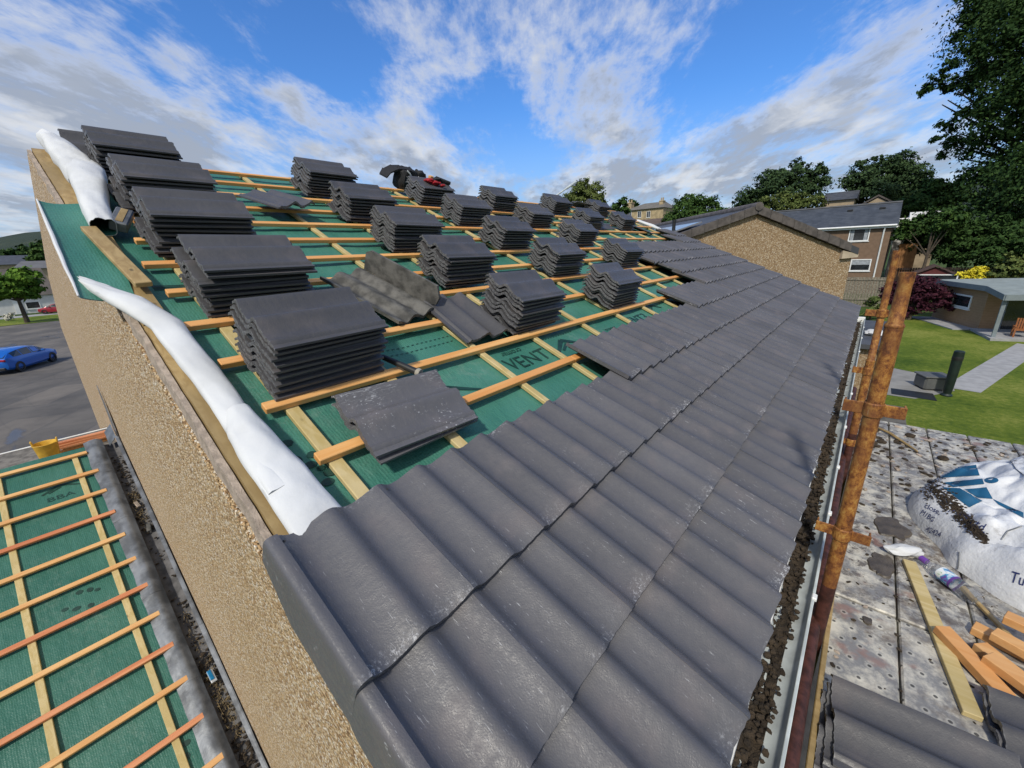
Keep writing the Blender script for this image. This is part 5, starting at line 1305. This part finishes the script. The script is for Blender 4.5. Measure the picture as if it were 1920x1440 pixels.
wc = pA.lerp(pB, .56); window(su, (wc.x+nAB.x*.02, wc.y+nAB.y*.02, -3.02), dAB, nAB, 2.0, .85, None)
mb = MB(); mb.poly([Vector((p.x, p.y, GZ+.004)) for p in (pB+nAB*.35, pr+nAB*.35+dAB*.5, pr+dAB*.5+back*9, pB+back*9)], (0, 0, .14)); part(mb, 'porch_floor', M['paving'], su)
mb = MB(); mb.poly([Vector((p.x, p.y, GZ+.006)) for p in (pA+nAB*1.2, pB+nAB*1.2, pB, pA)], (0, 0, .06)); part(mb, 'footing', M['paving'], su)
# garden chair on the porch
qc = Vector((7.02, 35.6, GZ+.15)); gc = thing('garden_chair', 'orange brown wooden armchair on the summer house porch', 'chair', qc); og = mk('orange_wood', (.33, .12, .04), .6, .3, 8)
for sx_ in (-.28, .28):
    for sy in (-.25, .25): mb = MB(); mb.box((qc.x+sx_, qc.y+sy, qc.z+.28), (.07, .07, .56)); part(mb, 'leg', og, gc)
    mb = MB(); mb.box((qc.x+sx_, qc.y, qc.z+.58), (.09, .62, .04)); part(mb, 'arm', og, gc)
mb = MB(); mb.box((qc.x, qc.y, qc.z+.40), (.5, .55, .05)); part(mb, 'seat', og, gc)
mb = MB()
for k in range(5): mb.box((qc.x-.2+.1*k, qc.y+.27, qc.z+.72), (.07, .03, .60))
part(mb, 'backrest', og, gc)
# garden furniture: covered parasol, base box
pb0 = atz(1774, 742, GZ); pt = at(1790, 657, pb0.y)
um = thing('covered_parasol', 'dark green covered parasol standing on the lawn beside the path', 'parasol', (pb0.x, pb0.y, GZ))
mb = MB(); hT = pt.z-GZ
mb.lathe([(.0, 0), (.16, 0), (.17, .04), (.115, .10), (.13, .3), (.142, .9), (.150, hT-.15), (.145, hT-.03), (.11, hT), (.05, hT+.01), (0, hT+.01)], (pb0.x, pb0.y, GZ), 18); part(mb, 'cover', mk('dark_green_cover', (.010, .022, .018), .5, .4, 5, .3), um, True)
mb = MB(); mb.lathe([(.150, hT*.80), (.157, hT*.82), (.157, hT*.86), (.151, hT*.88)], (pb0.x, pb0.y, GZ), 18); part(mb, 'tie', M['blackp'], um, True)
bx = atz(1745, 728, GZ); mb = MB(); mb.bev((0, 0, .26), (.85, .75, .5), .06); mb.bev((0, 0, .53), (.92, .82, .07), .02); mb.v = [Matrix.Rotation(.4, 3, 'Z') @ v+Vector((bx.x, bx.y, GZ+.014)) for v in mb.v]
solo(mb, 'storage_box', mk('grey_plastic', (.12, .125, .125), .5, .2, 4), 'low grey plastic storage box on the patio slabs', 'storage box', (bx.x, bx.y, GZ))
mp = atz(1703, 737, GZ); sheet('mat', [(mp.x-.5, mp.y-.5), (mp.x+.75, mp.y-.6), (mp.x+.7, mp.y+.35), (mp.x-.5, mp.y+.35)], GZ+.016, M['blackp'])
# small tan lean-to just past the eave
ax_ = at(1630, 640, 13.5); an = thing('annexe', 'small tan harled annexe with dark flat roof under the far eave', 'annexe', (.5, 14, GZ)); 
mb = MB(); mb.box((.42, 15.6, (GZ+ax_.z)/2-.1), (.74, 4.0, ax_.z-GZ-.2)); part(mb, 'wall', M['wall_far'], an); mb = MB(); mb.box((.42, 15.6, ax_.z-.14), (.95, 4.3, .12)); part(mb, 'roof', M['slate'], an)
sk = atz(1634, 613, GZ+1.9); mb = MB(); mb.blob((ax_.x+.1, 15.0, ax_.z-.02), (.22, .3, .08), 3, .4, 2, 0, 3); solo(mb, 'white_sheet', M['white'], 'crumpled white sheet lying on the annexe roof', 'sheet', (ax_.x+.1, 15., ax_.z-.06), True)
# --- stone house with two chimneys
ys = 120; s0, s1 = at(1172, 402, ys), at(1243, 402, ys); sb = thing('stone_house', 'sandstone house with hipped slate roof and two chimneys', 'house', ((s0.x+s1.x)/2, ys+5, GZ))
zt_ = at(1210, 392, ys).z; zb = GZ; stone = mk('sandstone', (.46, .36, .21), .9, .3, 1.2, .4)
mb = MB(); mb.box(((s0.x+s1.x)/2, ys+5, (zb+zt_)/2), (s1.x-s0.x, 10, zt_-zb)); part(mb, 'wall', stone, sb)
rz_ = at(1210, 381.5, ys+5).z; mb = MB(); xa, xb = s0.x-.5, s1.x+.3
v = [(xa, ys-.5, zt_), (xb, ys-.5, zt_), (xb, ys+10.5, zt_), (xa, ys+10.5, zt_), (xa+(xb-xa)*.35, ys+5, rz_), (xb-(xb-xa)*.15, ys+5, rz_)]
mb.add(v, [(0, 1, 5, 4), (1, 2, 5), (2, 3, 4, 5), (3, 0, 4), (3, 2, 1, 0)]); part(mb, 'roof', mk('old_slate', (.16, .15, .13), .8, .2, 1), sb)
for px, wpx in ((1182, 9), (1241, 7)):
    c0 = at(px, 388, ys+3); wd = wpx*pxsize(c0); zc = at(px, 377 if px > 1200 else 381, ys+3).z
    mb = MB(); mb.box((c0.x, ys+3, (zt_-1+zc)/2), (wd, wd*1.4, zc-zt_+1)); mb.box((c0.x, ys+3, zc), (wd*1.2, wd*1.6, .25))
    for k in (-.25, .25): mb.tube([(c0.x+k*wd, ys+3, zc), (c0.x+k*wd, ys+3, zc+.9)], .2, 8)
    part(mb, 'chimney', stone, sb)
for px in (1181, 1199, 1216):
    c0 = at(px, 402, ys); window(sb, (c0.x, ys-.02, c0.z), (1, 0, 0), (0, -1, 0), 1.1, 1.7, None, 1)
# --- brown terrace roof below it
t0, t1 = at(1170, 425, 62), at(1262, 425, 62); bt_ = thing('terrace_house', 'long brown tiled roof in front of the sandstone house', 'house', ((t0.x+t1.x)/2, 66, GZ))
zr = at(1215, 411, 66).z; ze = at(1215, 432, 62).z
mb = MB(); mb.box(((t0.x+t1.x)/2, 66, (GZ+ze)/2), (t1.x-t0.x+6, 7.4, ze-GZ)); part(mb, 'wall', M['wall_far'], bt_)
mb = MB(); mb.poly([(t0.x-4, 61.8, ze), (t0.x-4, 66, zr), (t0.x-4, 70.2, ze)], (t1.x-t0.x+8, 0, 0)); part(mb, 'roof', mk('brown_tile', (.12, .085, .07), .8, .3, 2), bt_)
# --- hillside houses at the right
def small_house(name, lab, px0, px1, py_e, py_r, y, wallm, roofm, deep=7, gable=False):
    a, b_ = at(px0, py_e, y), at(px1, py_e, y); zr = at((px0+px1)/2, py_r, y+(0 if gable else deep/2)).z; ze = (a.z+b_.z)/2
    t = thing(name, lab, 'house', ((a.x+b_.x)/2, y+deep/2, GZ))
    mb = MB(); xm = (a.x+b_.x)/2
    if gable: mb.poly([(a.x, y, GZ), (a.x, y, ze-.15), (xm, y, zr-.15), (b_.x, y, ze-.15), (b_.x, y, GZ)], (0, deep, 0))
    else: mb.box((xm, y+deep/2, (GZ+ze)/2), (b_.x-a.x, deep, ze-GZ))
    part(mb, 'wall', wallm, t); mb = MB()
    if gable: mb.poly([(a.x-.4, y-.2, ze-.25), (xm, y-.2, zr-.02), (b_.x+.4, y-.2, ze-.25), (b_.x+.4, y-.2, ze-.02), (xm, y-.2, zr+.22), (a.x-.4, y-.2, ze-.02)], (0, deep+.4, 0))
    else: mb.poly([(a.x-.3, y-.4, ze), (a.x-.3, y+deep/2, zr), (a.x-.3, y+deep+.4, ze)], (b_.x-a.x+.6, 0, 0))
    part(mb, 'roof', roofm, t); return t
tanw = mk('tan_render', (.42, .33, .22), .9, .15, 2); whitew = mk('white_render', (.72, .71, .68), .9, .1, 2); rfb = mk('brown_grey_roof', (.11, .095, .085), .8, .3, 1)
small_house('hillside_house', 'tan gabled house with brown roof above the brown house ridge', 1622, 1668, 380, 368, 82, tanw, rfb, 9, True)
small_house('hillside_house', 'grey roofed house behind the tan gable on the hillside', 1545, 1602, 375, 360, 92, tanw, M['slate'], 9)
small_house('white_outbuilding', 'long low outbuilding with white roof beside the hedge', 1712, 1766, 407, 396, 72, tanw, whitew, 4)
small_house('white_outbuilding', 'small white roofed outbuilding right of the brown house', 1681, 1700, 425, 409, 66, whitew, whitew, 3)
q = at(1700, 475, 63.5); mb = MB(); mb.box((q.x, 63.5, (GZ+.8+q.z+1.0)/2), (1.5, .08, q.z+1.0-GZ-.8)); 
for k in range(5): mb.box((q.x-.6+.3*k, 63.42, (GZ+.8+q.z+1.0)/2), (.20, .06, q.z+.96-GZ-.8))
solo(mb, 'fence_panel', mk('orange_fence', (.40, .19, .07), .8, .3, 3), 'bright orange timber fence panel behind the scaffold poles', 'fence', (q.x, 63.5, GZ))
# --- across the road
def street_house(name, lab, X, px0, px1, py_e, py_r, wallm, roofm, deep=8):
    a, b_ = atx(px0, py_e, X), atx(px1, py_e, X); ze = (a.z+b_.z)/2; zr = atx((px0+px1)/2, py_r, X-deep/2).z; y0, y1 = min(a.y, b_.y), max(a.y, b_.y)
    t = thing(name, lab, 'house', (X-deep/2, (y0+y1)/2, GZ)); mb = MB(); mb.box((X-deep/2, (y0+y1)/2, (GZ+ze)/2), (deep, y1-y0, ze-GZ)); part(mb, 'wall', wallm, t)
    mb = MB(); i_ = (y1-y0)*.2; v = [(X+.4, y0-.3, ze), (X+.4, y1+.3, ze), (X-deep-.4, y1+.3, ze), (X-deep-.4, y0-.3, ze), (X-deep/2, y0+i_, zr), (X-deep/2, y1-i_*.2, zr)]
    mb.add(v, [(0, 1, 5, 4), (1, 2, 5), (2, 3, 4, 5), (3, 0, 4), (3, 2, 1, 0)]); part(mb, 'roof', roofm, t); return t, ze
rfg = mk('grey_street_roof', (.14, .14, .145), .85, .2, 1)
bg, ze = street_house('bungalow', 'white bungalow with dark hipped roof behind the street tree', -96, -60, 104, 556, 504, whitew, rfb, 9)
qy = atx(62, 572, -96); window(bg, (-95.98, qy.y, qy.z), (0, 1, 0), (1, 0, 0), 1.5, 1.1, None); qy = atx(35, 575, -96); mb = MB(); mb.box((-95.96, qy.y, GZ+1.05), (.08, .9, 2.1)); part(mb, 'door', M['pvcw'], bg)
street_house('grey_roof_house', 'low grey roofed house directly behind the bungalow', -125, 25, 120, 503, 489, tanw, rfg, 9)
street_house('grey_roof_house', 'farther hip roofed grey house with a white verge', -150, -30, 66, 496, 479, tanw, M['slate'], 12)
# ================================================================ CARS
def car(loc, hd, paint, lab, name):
    """hatchback, local x forward; built around the wheelbase centre"""
    t = thing(name, lab, 'car', loc); Mx = Matrix.Translation(loc) @ Matrix.Rotation(hd, 4, 'Z')
    secs = [(-2.10, .42, .80, .62, .80), (-2.02, .30, .98, .78, .98), (-1.55, .22, .96, .86, 1.28), (-.9, .2, .95, .89, 1.40), (-.1, .2, .93, .89, 1.43), (.55, .2, .91, .89, 1.30), (1.05, .22, .90, .88, .98), (1.6, .24, .84, .85, .86), (2.05, .32, .72, .74, .74), (2.17, .42, .60, .58, .62)]
    mb = MB(); rows = []
    for x, zb_, zs, hw, ztop in secs:
        cab = max(0, ztop-zs); tw_ = hw-(.24 if cab > .1 else .06)
        half = [(hw*.9, zb_), (hw, zb_+.12), (hw*1.0, (zb_+zs)/2), (hw*.985, zs), (tw_+(.05 if cab > .1 else .02), zs+cab*.86), (tw_*.86, ztop)]
        ring = [(y, z) for y, z in half]+[(-y, z) for y, z in half[::-1]]; r = []
        for y, z in ring: r.append(len(mb.v)); mb.v.append(Mx @ Vector((x, y, z)))
        rows.append(r)
    nrg = 12; glass = MB()
    for i in range(len(rows)-1):
        for k in range(nrg):
            k2 = (k+1) % nrg; mb.f.append((rows[i][k], rows[i+1][k], rows[i+1][k2], rows[i][k2])); mb.m.append(0)
    mb.f.append(tuple(rows[0])); mb.f.append(tuple(rows[-1][::-1])); mb.m += [0, 0]
    V = mb.v[:]
    def pane(i, j, k, k2, ins=.08, off=.006):
        a, b_, c, d = V[rows[i][k]], V[rows[j][k]], V[rows[j][k2]], V[rows[i][k2]]; cc = (a+b_+c+d)/4; nq = (b_-a).cross(d-a).normalized()
        if nq.dot(cc-(Mx @ Vector((0, 0, .6)))) < 0: nq = -nq
        return [p.lerp(cc, ins)+nq*off for p in (a, b_, c, d)]
    body = part(mb, 'body', paint, t, True, None, 30)
    for side in ((3, 4), (8, 7)):
        for i in (2, 3, 4, 5):
            g = MB(); g.add(pane(i, i+1, *side), [(0, 1, 2, 3)]); part(g, 'side_window', M['glass'], body)
    g = MB(); g.add(pane(1, 2, 4, 7, .06), [(0, 1, 2, 3)]); part(g, 'rear_window', M['glass'], body)
    g = MB(); g.add(pane(5, 6, 5, 6, .06, .01), [(0, 1, 2, 3)]); part(g, 'windscreen', M['glass'], body)
    for x in (-1.33, 1.36):
        for sy in (-1, 1):
            mb = MB(); Q4 = Mx @ Matrix.Translation((x, sy*.80, .33)) @ Matrix.Rotation(math.pi/2, 4, 'X')
            mb.lathe([(.20, -.10), (.32, -.10), (.33, -.06), (.33, .06), (.32, .10), (.20, .10)], (0, 0, 0), 22, 0, Q4); wv_ = part(mb, 'wheel', M['blackp'], t, True)
            mb = MB(); mb.lathe([(0, -.085*sy*-1), (.05, .09*sy), (.19, .085*sy), (.215, .10*sy), (.215, -.05*sy)], (0, 0, 0), 22, 0, Q4); part(mb, 'rim', M['steel'], wv_, True)
    for sy in (-1, 1):
        mb = MB(); mb.bev((-2.055, sy*.60, .86), (.12, .32, .13), .03, 0, Mx); part(mb, 'tail_light', mk('tail_light', (.35, .01, .03), .3, .2, 4), t)
        mb = MB(); mb.bev((2.02, sy*.58, .66), (.22, .30, .11), .03, 0, Mx); part(mb, 'headlight', M['pvcw'], t)
        mb = MB(); mb.bev((.62, sy*.98, .97), (.12, .2, .12), .03, 0, Mx); part(mb, 'mirror', paint, t)
    mb = MB(); mb.bev((-2.06, 0, .36), (.16, 1.3, .16), .03, 0, Mx); part(mb, 'rear_bumper', M['blackp'], t)
    return t
def m_paint(name, col):
    m, nt, b = mat(name); b.inputs['Base Color'].default_value = c4(*col); b.inputs['Roughness'].default_value = .28; b.inputs['Coat Weight'].default_value = .6; b.inputs['Coat Roughness'].default_value = .06; b.inputs['Metallic'].default_value = .25
    return m
cr_, cf_ = atz(40, 697, GZ), atz(100, 678, GZ); dd = cf_-cr_; hd = math.atan2(dd.y, dd.x); side_ = Vector((math.sin(hd), -math.cos(hd), 0))
cc_ = (cr_+cf_)/2-side_*.80; cc_.z = GZ+.005
car(cc_, hd, m_paint('blue_paint', (.010, .13, .52)), 'bright blue hatchback car parked on the road', 'parked_car')
rc = atz(96, 588, GZ); car(Vector((rc.x, rc.y+1.0, GZ+.01)), hd+1.7, m_paint('red_paint_car', (.30, .015, .03)), 'dark red car half hidden behind the gable wall', 'parked_car')
# ================================================================ SKY, SUN, CAMERA
SUN = Vector((.27, -.81, .92)).normalized()
el_ = math.asin(SUN.z); az = math.atan2(SUN.x, SUN.y)
w = bpy.data.worlds.new('World'); S.world = w; w.use_nodes = True; nt = w.node_tree; h = N(nt); bgn = nt.nodes['Background']
sky = h.new('ShaderNodeTexSky', sky_type='NISHITA'); sky.sun_disc = False; sky.sun_elevation = el_; sky.sun_rotation = az; sky.altitude = 50; sky.air_density = 1.1; sky.dust_density = .6; sky.ozone_density = 2.5
d = h.new('ShaderNodeTexCoord').outputs['Generated']; sp = h.new('ShaderNodeSeparateXYZ'); h.link(d, sp.inputs[0])
zz_ = h.math('ADD', h.math('MAXIMUM', sp.outputs[2], 0.0), .20)
pxn, pyn = h.math('DIVIDE', sp.outputs[0], zz_), h.math('DIVIDE', sp.outputs[1], zz_)
cv = h.new('ShaderNodeCombineXYZ'); h.link(pxn, cv.inputs[0]); h.link(pyn, cv.inputs[1])
STRK = rad(-38)      # streaks run along this bearing
P1 = h.map(cv.outputs[0], (1, 1, 1), (0, 0, STRK))
warp = h.new('ShaderNodeTexNoise'); h.link(P1, warp.inputs['Vector']); warp.inputs['Scale'].default_value = 1.6; warp.inputs['Detail'].default_value = 5
P3 = h.vmath('ADD', h.map(P1, (1.2, .62, 1), loc=(3.1, 1.7, 0)), h.vmath('MULTIPLY', h.vmath('SUBTRACT', warp.outputs['Color'], (.5, .5, .5)), (.55, .55, .55)))
n1 = h.noise(P3, 1.5, 9, .60); n2 = h.noise(P3, 4.6, 8, .62); n3 = h.noise(h.map(P1, (2.2, .9, 1)), 9, 6, .65)
def dirblob(px, py, rdeg, amp):
    """soft mass of cloud (or clear gap, amp<0) around a bearing in the sky"""
    q = ray(px, py).normalized(); dt = h.new('ShaderNodeVectorMath', operation='DOT_PRODUCT'); h.link(d, dt.inputs[0]); dt.inputs[1].default_value = q
    k = 1/(1-math.cos(rad(rdeg))); return h.math('MULTIPLY', h.math('EXPONENT', h.math('MULTIPLY', h.math('SUBTRACT', dt.outputs['Value'], 1.), k)), amp)
def band(p0, p1, wdeg, amp):
    """soft cloud band between two bearings"""
    a, b_ = ray(*p0).normalized(), ray(*p1).normalized(); n_ = a.cross(b_).normalized(); m_ = (a+b_).normalized(); half = math.acos(max(-1, min(1, a.dot(b_))))/2
    d1 = h.new('ShaderNodeVectorMath', operation='DOT_PRODUCT'); h.link(d, d1.inputs[0]); d1.inputs[1].default_value = n_
    d2 = h.new('ShaderNodeVectorMath', operation='DOT_PRODUCT'); h.link(d, d2.inputs[0]); d2.inputs[1].default_value = m_
    e1 = h.math('DIVIDE', d1.outputs['Value'], math.sin(rad(wdeg))); e1 = h.math('EXPONENT', h.math('MULTIPLY', h.math('MULTIPLY', e1, e1), -1.))
    return h.math('MULTIPLY', h.math('MULTIPLY', e1, h.ramp(d2.outputs['Value'], math.cos(half*1.25), math.cos(half*.75))), amp)
BL = [(60, 60, 10, .13), (150, 200, 9, .10), (60, 300, 9, .13), (240, 120, 5, .10),
 (400, 80, 6, -.16), (560, 70, 6, -.18), (680, 140, 6, -.20), (620, 20, 3, -.08), (860, 250, 4, -.20), (940, 200, 3, -.10),
 (760, 170, 2.6, .20), (480, 40, 2.4, .14), (800, 40, 6, .14), (1000, 50, 6, .13), (1250, 50, 6, .14), (1100, 190, 6, .18), (1010, 120, 4, -.02), (1350, 20, 4, .10),
 (1460, 60, 5, -.22), (1340, 170, 4, -.22), (1270, 235, 3, -.16), (1330, 100, 4, -.14), (1560, 30, 3, .06), (1690, 80, 6, .14), (1470, 190, 4, .16), (1580, 220, 6, .12), (1700, 190, 3, -.22), (1640, 150, 3, .10), (1700, 290, 5, .16),
 (1010, 300, 3, -.20), (975, 270, 3, -.12), (1300, 330, 7, .16), (720, 320, 7, .18), (350, 290, 6, .16), (1150, 300, 6, .10), (860, 330, 5, .12)]
BD = [((285, 90), (560, 190), 1.6, .26), ((540, 185), (860, 300), 2.6, .22), ((330, 200), (620, 290), 2.2, .12), ((560, -20), (900, 150), 3.0, .12), ((880, 250), (1190, 250), 1.6, .10), ((1280, 260), (1620, 190), 2.0, .14), ((930, 350), (1500, 320), 1.6, .12), ((420, 200), (700, 280), .8, -.10), ((250, 30), (330, 200), 2.5, -.10)]
bias = None
for px, py, r_, a_ in BL:
    q = dirblob(px, py, r_, a_); bias = q if bias is None else h.math('ADD', bias, q)
for p0, p1, w_, a_ in BD: bias = h.math('ADD', bias, band(p0, p1, w_, a_))
dens = h.math('ADD', h.math('ADD', h.math('MULTIPLY', n1, .66), h.math('MULTIPLY', n2, .62)), h.math('ADD', h.math('MULTIPLY', n3, .52), h.math('SUBTRACT', bias, .42)))
dens = h.math('ADD', dens, h.ramp(sp.outputs[2], .04, .30, .13, 0))
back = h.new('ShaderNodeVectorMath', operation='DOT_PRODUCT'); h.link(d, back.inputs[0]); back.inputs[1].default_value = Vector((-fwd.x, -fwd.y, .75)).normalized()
dens = h.math('ADD', dens, h.ramp(back.outputs['Value'], .30, .75, 0, .42))      # unseen cloud added overhead and behind, for whiter fill light
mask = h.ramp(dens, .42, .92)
thick = h.ramp(dens, .60, .90)
gr = h.ramp(h.noise(h.vmath('ADD', P3, (7.7, 2.2, 0)), 2.6, 7, .58), .40, .60)
shade = h.math('MULTIPLY', thick, h.math('MULTIPLY_ADD', gr, .75, .20))
low = h.ramp(sp.outputs[2], .06, .38, 1.0, 0)
shade = h.math('ADD', shade, h.math('MULTIPLY', low, h.ramp(h.noise(h.map(P1, (1.6, .9, 1)), 2.6, 6, .5), .40, .60)), clamp=True)
cloud = h.mix(shade, c4(5.0, 5.1, 5.25), c4(2.35, 2.65, 3.2))
skyc = h.mix(1.0, sky.outputs[0], c4(.36, .66, 1.05), 'MULTIPLY')
skyc = h.mix(h.ramp(sp.outputs[2], .0, .30, .75, 0), skyc, c4(2.5, 3.3, 4.4))
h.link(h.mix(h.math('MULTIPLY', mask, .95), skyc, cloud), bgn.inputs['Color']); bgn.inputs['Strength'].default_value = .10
L = bpy.data.lights.new('sun', 'SUN'); L.energy = 2.05; L.angle = rad(4); L.color = (1, .94, .83)
lo = bpy.data.objects.new('sun', L); COL.objects.link(lo); lo.rotation_euler = (-SUN).to_track_quat('-Z', 'Y').to_euler(); lo.location = (8, -8, 20)
cam = bpy.data.cameras.new('camera'); co = bpy.data.objects.new('camera', cam); COL.objects.link(co)
cam.sensor_width = 36; cam.lens = FPX/1920*36; cam.clip_start = .02; cam.clip_end = 4000
Mc = Matrix((rt, up, -fwd)).transposed().to_4x4(); Mc.translation = CAM; co.matrix_world = Mc; S.camera = co
vs_ = S.view_settings; vs_.view_transform = 'Standard'; vs_.look = 'None'; vs_.exposure = .68; vs_.gamma = 1
S.cycles.max_bounces = 6; S.cycles.transparent_max_bounces = 6; S.cycles.use_denoising = True
S.render.film_transparent = False
